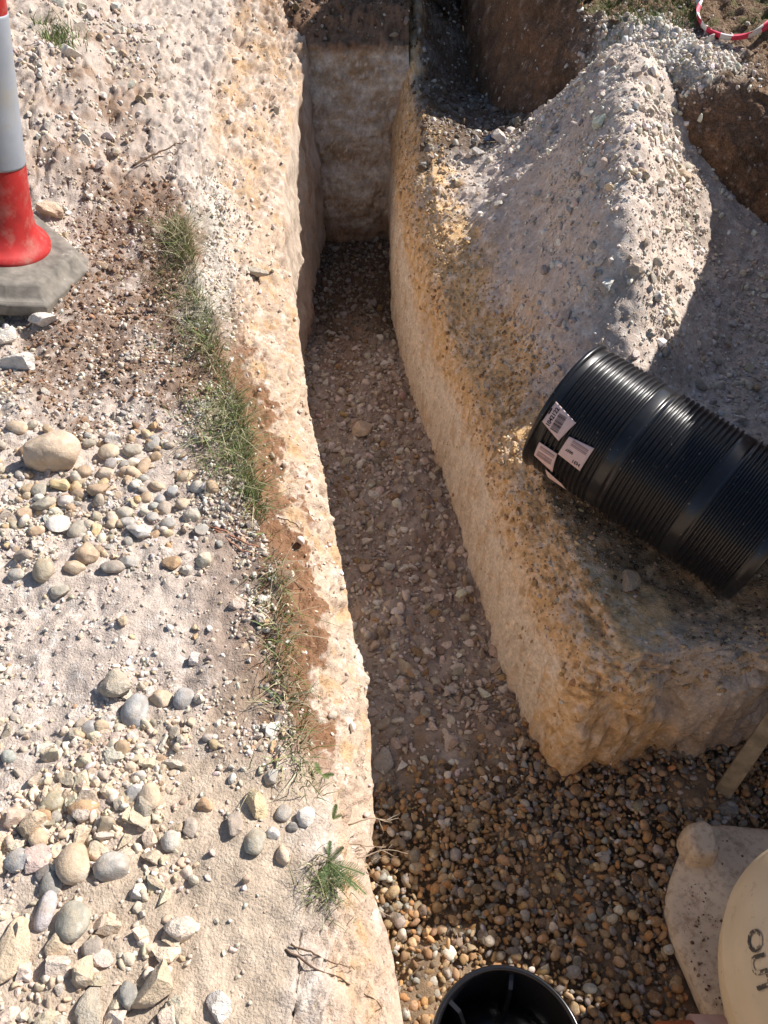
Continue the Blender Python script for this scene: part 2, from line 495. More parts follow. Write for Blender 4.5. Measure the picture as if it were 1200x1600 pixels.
# front face of the block is steeper
top = H_right(PR[..., 0], PR[..., 1])
kk = .09
hmin = np.clip(.5 + .5 * (top - prof) / kk, 0, 1)
PR[..., 2] = lerp(top, prof, hmin) - kk * hmin * (1 - hmin)
PR0 = PR.copy()
NR = grid_normals(PR)
if NR[300, 200, 2] < 0: NR = -NR
onwall = 1 - smooth(dh, .05, .16)
n1 = fbm(PR0, 2.5, 4, .55, 41); n2 = fbm(PR0, 7, 4, .6, 42); n3 = fbm(PR0, 26, 4, .6, 43); n4 = fbm(PR0, 85, 2, .6, 44)
streak = fbm(PR0, 18, 4, .62, 45, (1, 1, .2))
rough_ = smooth(dh, .02, .12)
front = smooth(PR0[..., 0], .62, .75) * (1 - smooth(PR0[..., 1], 1.5, 1.7))
d = .026 * fbm(PR0, 3, 3, .5, 46) * (.45 + .55 * rough_) + .008 * fbm(PR0, 13, 5, .62, 47) * (.4 + .6 * rough_) + .014 * streak * (1 - rough_) + .007 * np.abs(fbm(PR0, 34, 3, .6, 50)) * rough_ * (1 - smooth(dh, .22, .34) * .8)
d += .007 * np.maximum(0, fbm(PR0, 42, 3, .6, 48)) * rough_ * (1 - smooth(dh, .22, .34) * .6)
d -= front * .05 * smooth(fbm(PR0, 4.5, 4, .6, 49), .05, .6)
PR = PR + NR * d[..., None]
NR = grid_normals(PR)
if NR[300, 200, 2] < 0: NR = -NR
X, Y, Z = PR[..., 0], PR[..., 1], PR[..., 2]
cr = np.broadcast_to(np.array([.83, .70, .555]), PR.shape).copy()
cr = cmix(cr, np.array([.82, .73, .62]), smooth(streak, -.2, .5) * .6)
cr = cmix(cr, OCHRE * 1.15, smooth(streak + .5 * n2, .15, .7) * .5)
och = np.maximum(smooth(dh + .03 * n2 + .02 * streak, .05, .10), smooth(PR0[..., 2] + .10 * n1 + .06 * n2 - .25 * smooth(PR0[..., 1], 3.2, 5), -.80, -.62))
och = np.maximum(och, smooth(-Y + .12 * n2 + .08 * streak, -1.62, -1.44))
oc = cmix(np.broadcast_to(np.array([.75, .49, .25]), PR.shape), np.array([.82, .67, .51]), smooth(n3 + .5 * n2, .0, .6) * .65)
oc = cmix(oc, OCHRE * .75, smooth(-n3 + .4 * n2, .3, .8) * .6)
oc = cmix(oc, CHALK, smooth(n1 + n3 * .4, .35, .8) * .5)
cr = cmix(cr, oc, och)
rub = smooth(dh + .07 * n2 + .05 * n1, .28, .42) * smooth(Y, 2.2, 2.6)
rc = cmix(np.broadcast_to(np.array([.62, .51, .43]), PR.shape), CHALK_W * .9, smooth(n3 + .4 * n2, .15, .7) * .6)
rc = cmix(rc, GREYC * .85, smooth(-n2 + n3 * .3, .25, .8) * .5)
cr = cmix(cr, rc, rub)
# bench at the far end: rubble with its shade painted in dark
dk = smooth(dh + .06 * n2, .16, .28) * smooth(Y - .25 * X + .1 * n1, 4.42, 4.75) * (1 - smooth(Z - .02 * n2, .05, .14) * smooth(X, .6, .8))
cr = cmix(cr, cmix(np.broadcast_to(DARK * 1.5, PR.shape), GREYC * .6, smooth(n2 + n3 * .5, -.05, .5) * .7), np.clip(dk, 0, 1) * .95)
# dark patches in the hollow by the topsoil bank
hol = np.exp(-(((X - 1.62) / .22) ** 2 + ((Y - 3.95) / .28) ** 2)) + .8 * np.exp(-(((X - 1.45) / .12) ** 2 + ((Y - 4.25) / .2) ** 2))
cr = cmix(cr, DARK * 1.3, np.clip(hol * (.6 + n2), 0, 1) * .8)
# dark fine gravel on the pipe ledge
pd = np.abs((X - .70) * .659 + (Y - 2.343) * .752)                     # plan distance from the axis of the pipe
led = smooth(-pd + .10 * n2 + .05 * n3, -.40, -.28) * (1 - smooth(Y, 2.2, 2.35)) * smooth(X - .4 * (1.9 - Y), .72, .84) * smooth(Y, 1.50, 1.58)
cr = cmix(cr, cmix(np.broadcast_to(DARK * 1.9, PR.shape), OCHRE * .7, smooth(n3 + n2 * .5, -.1, .6) * .7), led * .7)
# front face: grey trowel-smeared chalk
fg = front * smooth(X + .16 * n1 + .10 * n2 + .18 * (Z + .8), .94, 1.06)
cr = cmix(cr, cmix(np.broadcast_to(np.array([.52, .44, .37]), PR.shape), OCHRE * .9, smooth(n2 + n3 * .5, .1, .6) * .5), np.clip(fg, 0, 1) * .8)
cr *= (1 + .15 * n3 + .10 * n4)[..., None]
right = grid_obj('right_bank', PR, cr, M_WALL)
props(right, kind='structure')

# ------------------------------------------------------------------ topsoil bank and upper ground
nb = 36
foot = PR[:, -1, :].copy()
dirs = rail[:, 2:] - rail[:, :2]
tanv = np.gradient(rail[:, 2:], axis=0)
nrm = np.stack([-tanv[:, 1], tanv[:, 0]], 1)
nrm /= np.linalg.norm(nrm, axis=1)[:, None]
for _ in range(60):
    nrm[1:-1] = (nrm[:-2] + nrm[1:-1] + nrm[2:]) / 3
offb = spline(seg, [.25, .28, .36, .36, .30, .20, .14, .18, .26, .12, .12, .12, .12, .12, .12, .12, .12, .12, .12, .12, .12], sv, 9)
topz = spline(seg, [1.5, 1.75, 1.35, .72, .56, .52, .50, .42, .30, .75, 1.12, 1.15, 1.05, .84, .42, .30, .27, .26, .26, .26, .26], sv, 7)  # out-of-view stretches raised to cast shade, lowered by the pit to let sun in
btop = np.concatenate([foot[:, :2] + nrm * offb[:, None], topz[:, None]], 1)
t = np.linspace(0, 1, nb)
PB = foot[:, None, :] * (1 - t)[None, :, None] + btop[:, None, :] * t[None, :, None]
PB[:, :, 2] = lerp((foot[:, 2] - .03)[:, None], btop[:, 2][:, None], t[None])
bul = np.sin(t * math.pi)[None] * .04
PB[:, :, :2] -= nrm[:, None] * bul[..., None]
# upper ground continues from the top of the bank
far_d = np.concatenate([np.linspace(0, 1.6, 90)[1:], 1.6 + 60 * np.linspace(0, 1, 36)[1:] ** 2.2])
cen = np.array([.6, 3.0])
PU = np.zeros((len(sv), len(far_d), 3))
rad = btop[:, :2] - cen
rad /= np.linalg.norm(rad, axis=1)[:, None]
mixn = np.linspace(0, 1, len(far_d)) ** .4
for j, q in enumerate(far_d):
    v = nrm * (1 - mixn[j]) + rad * mixn[j]
    v /= np.linalg.norm(v, axis=1)[:, None]
    PU[:, j, :2] = btop[:, :2] + v * q
    PU[:, j, 2] = btop[:, 2] + .03 * np.minimum(q, 3) + .02 * q
PB = np.concatenate([PB, PU], 1)
PB0 = PB.copy()
NB = grid_normals(PB)
if NB[300, 80, 2] < 0: NB = -NB
isb = np.zeros(PB.shape[1]); isb[:nb] = 1
n1 = fbm(PB0, 2.5, 4, .55, 51); n2 = fbm(PB0, 8, 4, .6, 52); n3 = fbm(PB0, 28, 4, .6, 53); n4 = fbm(PB0, 80, 2, .6, 54)
d = .05 * fbm(PB0, 3.5, 3, .5, 56) + .026 * fbm(PB0, 12, 4, .65, 57) + .012 * np.maximum(0, fbm(PB0, 30, 3, .6, 58))
PB = PB + NB * (d * (.6 + .4 * (1 - isb))[None])[..., None]
cb = cmix(np.broadcast_to(BROWN * 1.05, PB.shape), RED_SOIL * 1.05, smooth(n2 + .5 * n3, -.1, .5) * .6)
cb = cmix(cb, DARK, smooth(-n2 + n1, .2, .8) * .5)
cb = cmix(cb, CHALK * .8, smooth(n4 + .5 * n3, .62, .85) * .5)
lowb = smooth(PB0[..., 2] - .04 * n2, -.12, .05)
ug = (1 - isb)[None] * np.ones(PB.shape[:2])
cb = cmix(cb, np.array([.20, .135, .085]), ug * .8)
# chalk spill over the lip where the talus was tipped
sp = np.exp(-(((PB0[..., 0] - 1.45) / .20) ** 2 + ((PB0[..., 1] - 4.95) / .28) ** 2)) + .8 * np.exp(-(((PB0[..., 0] - 1.72) / .22) ** 2 + ((PB0[..., 1] - 4.75) / .16) ** 2))
sp = np.clip(sp * 1.5 + .5 * n2 * (sp > .1), 0, 1) * smooth(PB0[..., 2], .15, .40)
cb = cmix(cb, CHALK_W * .92, sp)
cb = cmix(cb, np.array([.045, .075, .018]), ug * smooth(PB0[..., 1] + .12 * n2 + .1 * PB0[..., 0], 5.25, 5.5) * smooth(n2 + n1 * .5, -.1, .3) * .6)
cb *= (1 + .2 * n3 + .12 * n4)[..., None]
NB = grid_normals(PB)
if NB[300, 80, 2] < 0: NB = -NB
bank = grid_obj('topsoil_bank', PB, cb, M_SOIL)
props(bank, kind='structure')

# ------------------------------------------------------------------ trench floor and gravel pit floor
fy = np.concatenate([np.linspace(-1.2, .4, 40)[:-1], np.linspace(.4, 6.2, 420)])
fu = np.linspace(0, 1, 150)
fl = np.interp(fy, [-1.2, 1.5, 6.2], [-.3, -.35, -.75])
fr = np.interp(fy, [-1.2, 1.55, 1.75, 2.4, 6.2], [3.5, 3.5, 1.0, .6, .25])
PF = np.zeros((len(fy), len(fu), 3))
PF[..., 0] = lerp(fl[:, None], fr[:, None], fu[None]); PF[..., 1] = fy[:, None]
rise = .13 * smooth(PF[..., 1], 4.3, 5.9) - .03 * smooth(PF[..., 1], 2.2, 1.2)
PF[..., 2] = FLOOR + rise + .045 * fbm(PF, 2.2, 3, .5, 61) + .02 * fbm(PF, 12, 4, .6, 62) + .012 * np.maximum(0, fbm(PF, 32, 3, .6, 63))
X, Y = PF[..., 0], PF[..., 1]
n2 = fbm(PF, 5, 4, .6, 64); n3 = fbm(PF, 26, 3, .6, 65)
cf = cmix(np.broadcast_to(np.array([.42, .34, .28]), PF.shape), CHALK * .9, smooth(n2 + n3 * .4, .1, .7) * .55)
cf = cmix(cf, BROWN * 1.6, smooth(-n2 + n3 * .5, .2, .7) * .45)
cf = cmix(cf, DARK, smooth(Y + .25 * n2, 4.3, 4.8) * .92)  # shade of the far end painted into the floor colour
cf = cmix(cf, RED_SOIL, np.exp(-(((X + .25) / .14) ** 2 + ((Y - 4.2) / .5) ** 2)) * .5)
grv = 1 - smooth(Y - .3 * X + .18 * n2, 1.15, 1.55)
cf = cmix(cf, np.array([.22, .15, .09]), np.clip(grv, 0, 1) * .9)
cf *= (1 + .2 * n3)[..., None]
NF = grid_normals(PF)
if NF[200, 80, 2] < 0: NF = -NF
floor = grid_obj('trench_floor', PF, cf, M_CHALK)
props(floor, kind='structure')

# far end wall of the trench with soil above
eu = np.linspace(-.85, .17, 100)
ev = np.concatenate([np.linspace(0, 1, 110), 1 + np.linspace(0, 1, 90)[1:]])
PE = np.zeros((len(eu), len(ev), 3))
PE[..., 0] = eu[:, None]
e1 = ev <= 1
PE[:, e1, 1] = 5.76 + .05 * ev[None, e1] + .04 * np.sin(eu[:, None] * 4)
PE[:, e1, 2] = lerp(FLOOR - .1, .27, ev[None, e1])
u = ev[None, ~e1] - 1
PE[:, ~e1, 1] = 5.81 + 2.2 * u + .04 * np.sin(eu[:, None] * 4)
PE[:, ~e1, 2] = .27 + .10 * smooth(u, 0, .12) + .62 * u
PE0 = PE.copy()
NE = grid_normals(PE)
if NE[50, 40, 1] > 0: NE = -NE
d = .035 * fbm(PE0, 4, 3, .5, 71) + .016 * fbm(PE0, 13, 4, .65, 72) - .018 * smooth(np.abs(fbm(PE0, 7, 3, .6, 75, (.6, 1, 1.6))), .12, 0) * (1 + 1.2 * smooth(ev, 1.03, 1.1))[None]
PE = PE + NE * d[..., None]
n2 = fbm(PE0, 6, 4, .6, 73, (.7, 1, 1.4)); n3 = fbm(PE0, 26, 3, .6, 74)
ce = cmix(np.broadcast_to(np.array([.54, .44, .35]), PE.shape), np.array([.68, .62, .55]), smooth(n2, .0, .5) * .8)
ce = cmix(ce, OCHRE * .62, smooth(-n2 + .6 * n3, .1, .6) * .65)
ce = cmix(ce, np.array([.66, .60, .53]), smooth(n3 + .5 * fbm(PE0, 60, 2, .6, 76), .3, .7) * .6)
ce *= (1 + .22 * n3)[..., None]
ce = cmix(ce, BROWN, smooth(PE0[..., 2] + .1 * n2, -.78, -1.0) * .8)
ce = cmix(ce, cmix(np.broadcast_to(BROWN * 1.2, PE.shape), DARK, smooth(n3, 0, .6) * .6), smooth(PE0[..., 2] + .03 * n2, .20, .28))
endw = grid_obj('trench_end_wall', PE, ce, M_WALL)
props(endw, kind='structure')

# walls of the pit behind and beside the photographer
def pit_wall(name, pts, z0, z1, back):
    pts = np.array(pts, float)
    s = np.linspace(0, 1, 80)
    q = np.concatenate([[0], np.cumsum(np.linalg.norm(np.diff(pts, axis=0), axis=1))]); q /= q[-1]
    line = np.stack([np.interp(s, q, pts[:, 0]), np.interp(s, q, pts[:, 1])], 1)
    bk = np.array(back)
    tv = np.concatenate([np.linspace(0, 1, 30), 1 + np.linspace(0, 1, 20)[1:]])
    P = np.zeros((80, len(tv), 3))
    for j, v in enumerate(tv):
        if v <= 1:
            P[:, j, :2] = line + bk * .12 * v; P[:, j, 2] = lerp(z0, z1, v)
        else:
            P[:, j, :2] = line + bk * (.12 + (v - 1) ** 2 * 12); P[:, j, 2] = z1 + .1 * (v - 1)
    P += (.03 * fbm(P, 4, 4, .6, 81))[..., None] * np.array([*bk, .3])
    n = fbm(P, 6, 4, .6, 82)
    c = cmix(np.broadcast_to(CREAM, P.shape), OCHRE, smooth(n, 0, .6))
    o = grid_obj(name, P, c, M_WALL)
    props(o, kind='structure')
pit_wall('pit_wall', [(3.3, 1.7), (3.2, .5), (3.2, -1.1)], FLOOR - .1, .3, (1, 0))
pit_wall('pit_wall', [(3.3, -1.0), (1.5, -1.05), (.02, -.9)], FLOOR - .1, .1, (0, -1))
# ------------------------------------------------------------------ surface lookup (drop things onto the ground)
from mathutils.bvhtree import BVHTree
def low(P, k=3):
    idx0 = np.unique(np.r_[np.arange(0, P.shape[0], k), P.shape[0] - 1]); idx1 = np.unique(np.r_[np.arange(0, P.shape[1], k), P.shape[1] - 1])
    return P[np.ix_(idx0, idx1)]
_v, _f, _o = [], [], 0
for P in (PL, PR, PB, PF, PE):
    q = low(P)
    f = grid_faces(*q.shape[:2]) + _o
    _v.append(q.reshape(-1, 3)); _f.append(f); _o += q.shape[0] * q.shape[1]
BVH = BVHTree.FromPolygons(np.concatenate(_v).tolist(), np.concatenate(_f).tolist())
def ground(x, y, z0=3.0):
    loc, nor, _, _ = BVH.ray_cast(Vector((x, y, z0)), Vector((0, 0, -1)))
    if loc is None:
        return Vector((x, y, 0)), Vector((0, 0, 1))
    if nor.z < 0: nor = -nor
    return loc, nor
CAM = np.array([0, 0, 1.6])
def project(p):
    p = np.asarray(p, float) - CAM
    q = math.sqrt(.5)
    dep = (p[..., 1] - p[..., 2]) * q; up = (p[..., 1] + p[..., 2]) * q
    return 600 + 1164 * p[..., 0] / dep, 800 - 1164 * up / dep, dep
def in_view(p):
    a, b, c = project(p)
    return (a > -10) & (a < 1210) & (b > -10) & (b < 1610) & (c > 0)
def seen(p):
    """is a point of the ground open to the photographer's standpoint (used only to pick which stones become objects)"""
    d = Vector(p) - Vector(CAM); L = d.length
    loc, _, _, dist = BVH.ray_cast(Vector(CAM), d.normalized(), L)
    return loc is None or dist > L - .05

# ------------------------------------------------------------------ stones
def ico(sub):
    bm = bmesh.new()
    bmesh.ops.create_icosphere(bm, subdivisions=sub, radius=1)
    v = np.array([x.co[:] for x in bm.verts]); f = np.array([[q.index for q in x.verts] for x in bm.faces])
    bm.free()
    return v, f
ICO = {k: ico(k) for k in (1, 2, 3, 4)}

def rock(kind, seed, sub):
    r = np.random.default_rng(seed)
    v, f = ICO[sub]
    v = v.copy()
    off_ = r.normal(size=3) * 20
    if kind == 'pebble':
        v *= (1 + .16 * fbm(v + off_, .9, 2))[:, None]
        for _ in range(r.integers(1, 4)):
            n = r.normal(size=3); n /= np.linalg.norm(n)
            dd = r.uniform(.62, .86)
            ex_ = np.maximum(0, v @ n - dd)
            v -= n * (ex_ * .8)[:, None]
        v *= np.array([1, r.uniform(.68, .92), r.uniform(.5, .72)])
    elif kind == 'flint':
        v *= (1 + .30 * fbm(v + off_, .95, 3))[:, None]
        for _ in range(r.integers(4, 7)):
            n = r.normal(size=3); n /= np.linalg.norm(n)
            dd = r.uniform(.5, .85)
            ex_ = np.maximum(0, v @ n - dd)
            v -= n * (ex_ * .93)[:, None]
        v *= np.array([1, r.uniform(.62, .9), r.uniform(.45, .72)])
    else:
        v *= (1 + .25 * fbm(v + off_, .9, 2))[:, None]
        for _ in range(r.integers(7, 12)):
            n = r.normal(size=3); n /= np.linalg.norm(n)
            dd = r.uniform(.34, .78)
            ex_ = np.maximum(0, v @ n - dd)
            v -= n * (ex_ * .97)[:, None]
        if sub >= 2:
            v *= (1 + .07 * fbm(v + off_, 2.6, 4, .65))[:, None]
        v *= np.array([1, r.uniform(.6, .95), r.uniform(.45, .85)])
    if sub >= 3 and kind != 'chalk':
        v *= (1 + .025 * fbm(v + off_, 3.5, 4, .6))[:, None]
    v /= np.abs(v).max()
    return v, f

def rot_frames(nrm_, seed):
    """random spin about the surface normal with a random tilt; returns Nx3x3"""
    r = np.random.default_rng(seed)
    n = nrm_ + r.normal(size=nrm_.shape) * .35
    n /= np.linalg.norm(n, axis=1)[:, None]
    a = r.normal(size=n.shape)
    a -= (a * n).sum(1)[:, None] * n
    a /= np.linalg.norm(a, axis=1)[:, None] + 1e-9
    b = np.cross(n, a)
    return np.stack([a, b, n], 2)

def scatter(P, dens, count, seed, size_lo, size_hi, power=2.2):
    """area-weighted random points on a grid surface"""
    r = np.random.default_rng(seed)
    a = P[1:, :-1] - P[:-1, :-1]; b = P[:-1, 1:] - P[:-1, :-1]
    cr_ = np.cross(a, b)
    ar = np.linalg.norm(cr_, axis=2)
    w = ar * dens[:-1, :-1]
    w = w.ravel() / w.sum()
    idx = r.choice(w.size, count, p=w)
    i, j = np.divmod(idx, P.shape[1] - 1)
    u_, v_ = r.random(count)[:, None], r.random(count)[:, None]
    pos = P[i, j] + a[i, j] * u_ + b[i, j] * v_
    n = cr_[i, j] / (ar[i, j][:, None] + 1e-12)
    n[n[:, 2] < 0] *= -1
    uu = r.random(count)
    k = 1 - power
    sz = (size_lo ** k + uu * (size_hi ** k - size_lo ** k)) ** (1 / k)
    return pos, n, sz

def pick(cols, w, n, seed, var=.12):
    r = np.random.default_rng(seed)
    c = np.array(cols)[r.choice(len(cols), n, p=np.array(w) / np.sum(w))]
    return c * (1 + r.normal(size=(n, 1)) * var) * (1 + r.normal(size=(n, 3)) * .03)

def stuff(name, kind, sub, pos, nrm_, size, col, mat, label, cat, seed, sink=.25, nproto=10, hi_px=3.0):
    fr = rot_frames(nrm_, seed)
    r = np.random.default_rng(seed + 1)
    pr = r.integers(0, nproto, len(pos))
    V, Fc, C, o_ = [], [], [], 0
    size3 = size[:, None] * r.uniform(.72, 1.28, (len(pos), 3))
    app = size / np.linalg.norm(pos - CAM, axis=1) * 745
    hi = (app > hi_px) & in_view(pos) if sub == 1 else np.zeros(len(pos), bool)
    for k in range(nproto * 2):
        m_ = np.where((pr == k % nproto) & (hi == (k >= nproto)))[0]
        if not len(m_): continue
        v, f = rock(kind if isinstance(kind, str) else kind[k % len(kind)], seed * 31 + k, sub + (k >= nproto))
        p = np.einsum('nij,nvj->nvi', fr[m_], v[None] * size3[m_][:, None]) + (pos[m_] + nrm_[m_] * (size[m_] * (.5 - sink))[:, None])[:, None]
        V.append(p.reshape(-1, 3))
        Fc.append((f[None] + (np.arange(len(m_)) * len(v))[:, None, None] + o_).reshape(-1, 3))
        C.append(np.repeat(col[m_], len(v), 0))
        o_ += len(m_) * len(v)
    o = mesh_obj(name, np.concatenate(V), np.concatenate(Fc), mat, col=np.concatenate(C), smooth_=(kind != 'chalk'))
    props(o, label, cat, kind='stuff')
    return o

_proto = {}
def stone_mesh(kind, k, sub=3):
    key = (kind, k, sub)
    if key not in _proto:
        v, f = rock(kind, 900 + k * 7 + len(kind), sub)
        me = mesh_obj('tmp', v, f, M_STONE_O if kind == 'chalk' else M_PEB_O)
        m_ = me.data
        if kind == 'chalk': m_.set_sharp_from_angle(angle=R(24))
        if kind == 'flint': m_.set_sharp_from_angle(angle=R(38))
        bpy.data.objects.remove(me)
        m_.name = 'stone'
        _proto[key] = m_
    return _proto[key]

def stone(name, kind, k, loc, frame, size, col, label, cat, group=None, sub=3):
    o = bpy.data.objects.new(name, stone_mesh(kind, k, sub))
    if not hasattr(size, '__len__'): size = (size, size, size)
    m_ = Matrix(np.asarray(frame).tolist()).to_4x4() @ Matrix.Diagonal((*size, 1))
    m_.translation = Vector(loc)
    o.matrix_world = m_
    o.color = (*[float(np.clip(c, 0, 1)) for c in col], 1)
    COL.objects.link(o)
    props(o, label, cat, group)
    return o

def split(pos, size, n):
    """indices of the n stones that show largest, and of the rest"""
    dist_ = np.linalg.norm(pos - CAM, axis=1)
    app = size / dist_ * in_view(pos)
    order = np.argsort(-app)
    big = []
    for i in order:
        if app[i] <= 0 or len(big) >= n: break
        if seen(pos[i] + np.array([0, 0, .02])): big.append(i)
    rest = np.setdiff1d(np.arange(len(pos)), big)
    return np.array(big, int), rest

def individuals(name, kind, pos, nrm_, size, col, idx, labels, cat, group, seed, sink=.25, sub=2):
    fr = rot_frames(nrm_, seed)
    for i in idx:
        lab = labels(pos[i], col[i], size[i]) if callable(labels) else labels
        stone(name, kind, int(i) % 12, pos[i] + nrm_[i] * size[i] * (.5 - sink), fr[i], float(size[i]), col[i], lab, cat, group, sub)

XL, YL = PL0[..., 0], PL0[..., 1]
uL = np.broadcast_to(tt[None], XL.shape)
onface = smooth(uL, 0, .05) * (1 - smooth(uL, .98, 1))
nL = fbm(PL0, 3, 3, .5, 91)
CHK_L = [tuple(.9 * v for v in c) for c in [(.66, .57, .475), (.74, .69, .62), (.60, .50, .40), (.60, .46, .31), (.54, .46, .385)]]
TANS = [(.56, .45, .33), (.62, .53, .42), (.48, .36, .25), (.50, .34, .20), (.44, .38, .31), (.42, .39, .35), (.70, .63, .54)]
CHK = [(.66, .57, .475), (.74, .69, .62), (.60, .50, .40), (.60, .46, .31), (.54, .46, .385)]
flat = (uL < -.02) & (uL > -1.6)
# grit and small chalk crumbs on the photographer's ground
dens = flat * (YL > .2) * (YL < 3.6) * (1 - .65 * soil) * (1 - .75 * smooth(tan, .3, .8) * smooth(XL, -.55, -.4)) * (.12 + smooth(nL + .6 * fbm(PL0, 11, 3, .6, 96), -.2, .6))
p, n, sz = scatter(PL, dens, 14500, 101, .0035, .011, 2.0)
stuff('chalk_grit', 'chalk', 1, p, n, sz, pick(CHK_L, [4, 3, 3, 1, 1], len(p), 102), M_STONE, 'fine pale chalk grit strewn over the left ground', 'grit', 103, .35)
# medium stones
dens = flat * (YL > .2) * (YL < 3.0) * (1 - .8 * soil) * (1 - .93 * smooth(tan, .3, .8) * smooth(XL, -.50, -.36)) * (.15 + smooth(nL + .35 * smooth(YL, 1.3, 1.6) * (1 - smooth(YL, 2, 2.2)) + .45 * smooth(tan, .2, .8) * (1 - smooth(XL, -.55, -.4)), -.05, .5))
dens = dens * (.10 + smooth(fbm(PL0, 7, 3, .6, 98) + .5 * nL, -.1, .6))
p, n, sz = scatter(PL, dens, 2600, 111, .006, .024, 2.9)
big, rest = split(p, sz, 170)
pt = smooth(p[:, 1], .55, .9)
cM = pick(CHK_L + TANS, [3, 2, 3, 2, 1, 2, 2, 1, 1, 1, 1, 1], len(p), 112)
cM = np.where((pt < .5)[:, None], lerp(cM, np.array([.56, .45, .33]), .5), cM)
def tone(c):
    c = np.clip(c, 0, 1)
    if c[2] > .55: return 'white'
    if c[0] > .58: return 'cream'
    if c[0] / max(c[2], .01) < 1.4: return 'grey'
    if c[0] > .44: return 'tan'
    return 'brown'
def bulk(z, a, b):
    return 'large' if z > b else ('mid-sized' if z > a else 'small')
def GL(q, c, z):
    if q[1] < .8: w_ = 'in the sandy patch near the bottom edge' if q[0] > -.55 else 'among the near cobbles at the bottom left'
    elif q[1] < 1.1: w_ = 'on the chalk grit above the near cobbles'
    elif q[1] < 1.4: w_ = 'on the chalk grit below the cobble band'
    else: w_ = 'in the cobble band below the traffic cone' if q[1] < 2.05 else 'at the upper edge of the cobble band by the soil'
    return f'{bulk(z, .017, .022)} {tone(c)} stone {w_}'
def HL(q, c, z):
    w_ = 'low on the heap beside the traffic cone' if q[1] < 3.6 else ('halfway up the heap behind the cone' if q[1] < 4.6 else 'high on the heap above the trench')
    return f'{bulk(z, .030, .038)} {tone(c)} chalk lump {w_}'
def TL(q, c, z):
    if q[0] > 1.2 and q[1] < 4.1: w_ = 'in the shaded hollow right of the spoil crest'
    elif q[1] > 4.2: w_ = 'near the top of the right spoil slope'
    elif q[0] > .9: w_ = 'on the crest of the right spoil slope'
    elif q[1] < 3.2: w_ = 'low on the spoil slope just behind the black pipe'
    else: w_ = 'on the left flank of the right spoil slope'
    return f'{bulk(z, .026, .034)} {tone(c)} chalk lump {w_}'
def FL(q, c, z):
    w_ = 'in the far end of the trench, shade painted dark' if q[1] > 4.3 else ('on the far half of the trench floor' if q[1] > 2.9 else ('on the near half of the trench floor' if q[1] > 1.7 else 'where the trench floor meets the pit gravel'))
    return f'{bulk(z, .024, .030)} {tone(c)} chalk lump {w_}'
individuals('small_stone', 'chalk', p, n, sz, cM, big, GL, 'stone', 'small stones on the left ground', 113, .42)
stuff('small_stones', 'chalk', 2, p[rest], n[rest], sz[rest], cM[rest], M_STONE, 'countless small pale stones covering the left ground', 'stones', 114, .42)
# rounded cobbles filling the band
dens = flat * smooth(YL, 1.36, 1.5) * (1 - smooth(YL + .2 * nL, 1.86, 2.0)) * smooth(XL, -1.35, -1.2) * (1 - smooth(XL + .3 * (YL - 1.7), -.62, -.5)) + .25 * flat * smooth(YL, .45, .55) * (1 - smooth(YL, .80, .95)) * (1 - smooth(XL, -.40, -.30))
p, n, sz = scatter(PL, dens, 170, 211, .012, .027, 1.6)
ok = in_view(p)
p, n, sz = p[ok], n[ok], sz[ok]
cM = pick([(.50, .38, .25), (.42, .30, .19), (.40, .355, .28), (.38, .36, .33), (.58, .50, .40), (.52, .33, .17), (.66, .60, .52)], [4, 4, 3, 3, 2, 1.2, 1.5], len(p), 212)
individuals('cobble', 'pebble', p, n, sz, cM, np.arange(len(p)), lambda q, c, z: GL(q, c, z).replace(' stone ', ' rounded cobble '), 'cobble', 'rounded cobbles on the left ground', 213, .32, sub=3)
dens = flat * (YL > .2) * (YL < .9) * (1 - smooth(XL + .10 * nL + .15 * (YL - .5), -.46, -.34)) * (.2 + smooth(nL, -.5, .3))
p, n, sz = scatter(PL, dens, 2600, 116, .006, .034, 2.3)
big, rest = split(p, sz, 80)
cM = pick([(.58, .47, .345), (.62, .51, .39), (.54, .42, .30), (.60, .52, .43), (.42, .36, .29), (.70, .62, .52)], [4, 3, 3, 2, 1, 1], len(p), 117)
individuals('tan_stone', 'chalk', p, n, sz, cM, big, GL, 'stone', 'small stones on the left ground', 118, .40, sub=3)
stuff('tan_rubble', 'chalk', 2, p[rest], n[rest], sz[rest], cM[rest], M_STONE, 'dusty tan rubble at the bottom left', 'rubble', 119, .42)
# soil clods and white crumbs in the topsoil patch
dens = flat * soil * (YL < 4.2)
p, n, sz = scatter(PL, dens, 3600, 121, .003, .018, 2.6)
stuff('soil_clods', 'chalk', 1, p, n, sz, pick([(.24, .15, .095), (.29, .17, .10), (.18, .115, .075), (.58, .50, .43)], [5, 3, 2, 1.6], len(p), 122), M_STONE, 'crumbly brown soil clods beside the turf edge', 'soil', 123, .3)
# heap rubble
hp = np.clip(smooth(YL + .2 * nL + .5 * (XL + 1.3) * -1, 2.9, 3.4) + smooth(-XL, 1.25, 1.45) * smooth(YL, 2.0, 2.4), 0, 1)
dens = (uL < .9) * (uL > -2.6) * (YL > 2.0) * (YL < 7) * hp * (1 - .75 * onface) * (1 - .7 * soil) * (1 - .7 * smooth(XL, -1.5, -1.25) * smooth(YL, 3.4, 3.8)) * (.12 + smooth(nL + .5 * fbm(PL0, 9, 3, .6, 97), -.2, .5))
p, n, sz = scatter(PL, dens, 9000, 131, .006, .042, 2.9)
big, rest = split(p, sz, 90)
cH = pick(CHK_L, [4, 4, 3, 1.5, 1], len(p), 132)
individuals('chalk_lump', 'chalk', p, n, sz, cH, big, HL, 'chalk lump', 'chalk lumps on the left heap', 133)
stuff('heap_rubble', 'chalk', 1, p[rest], n[rest], sz[rest], cH[rest], M_STONE, 'pale chalk rubble covering the heap behind the cone', 'rubble', 134, .25)
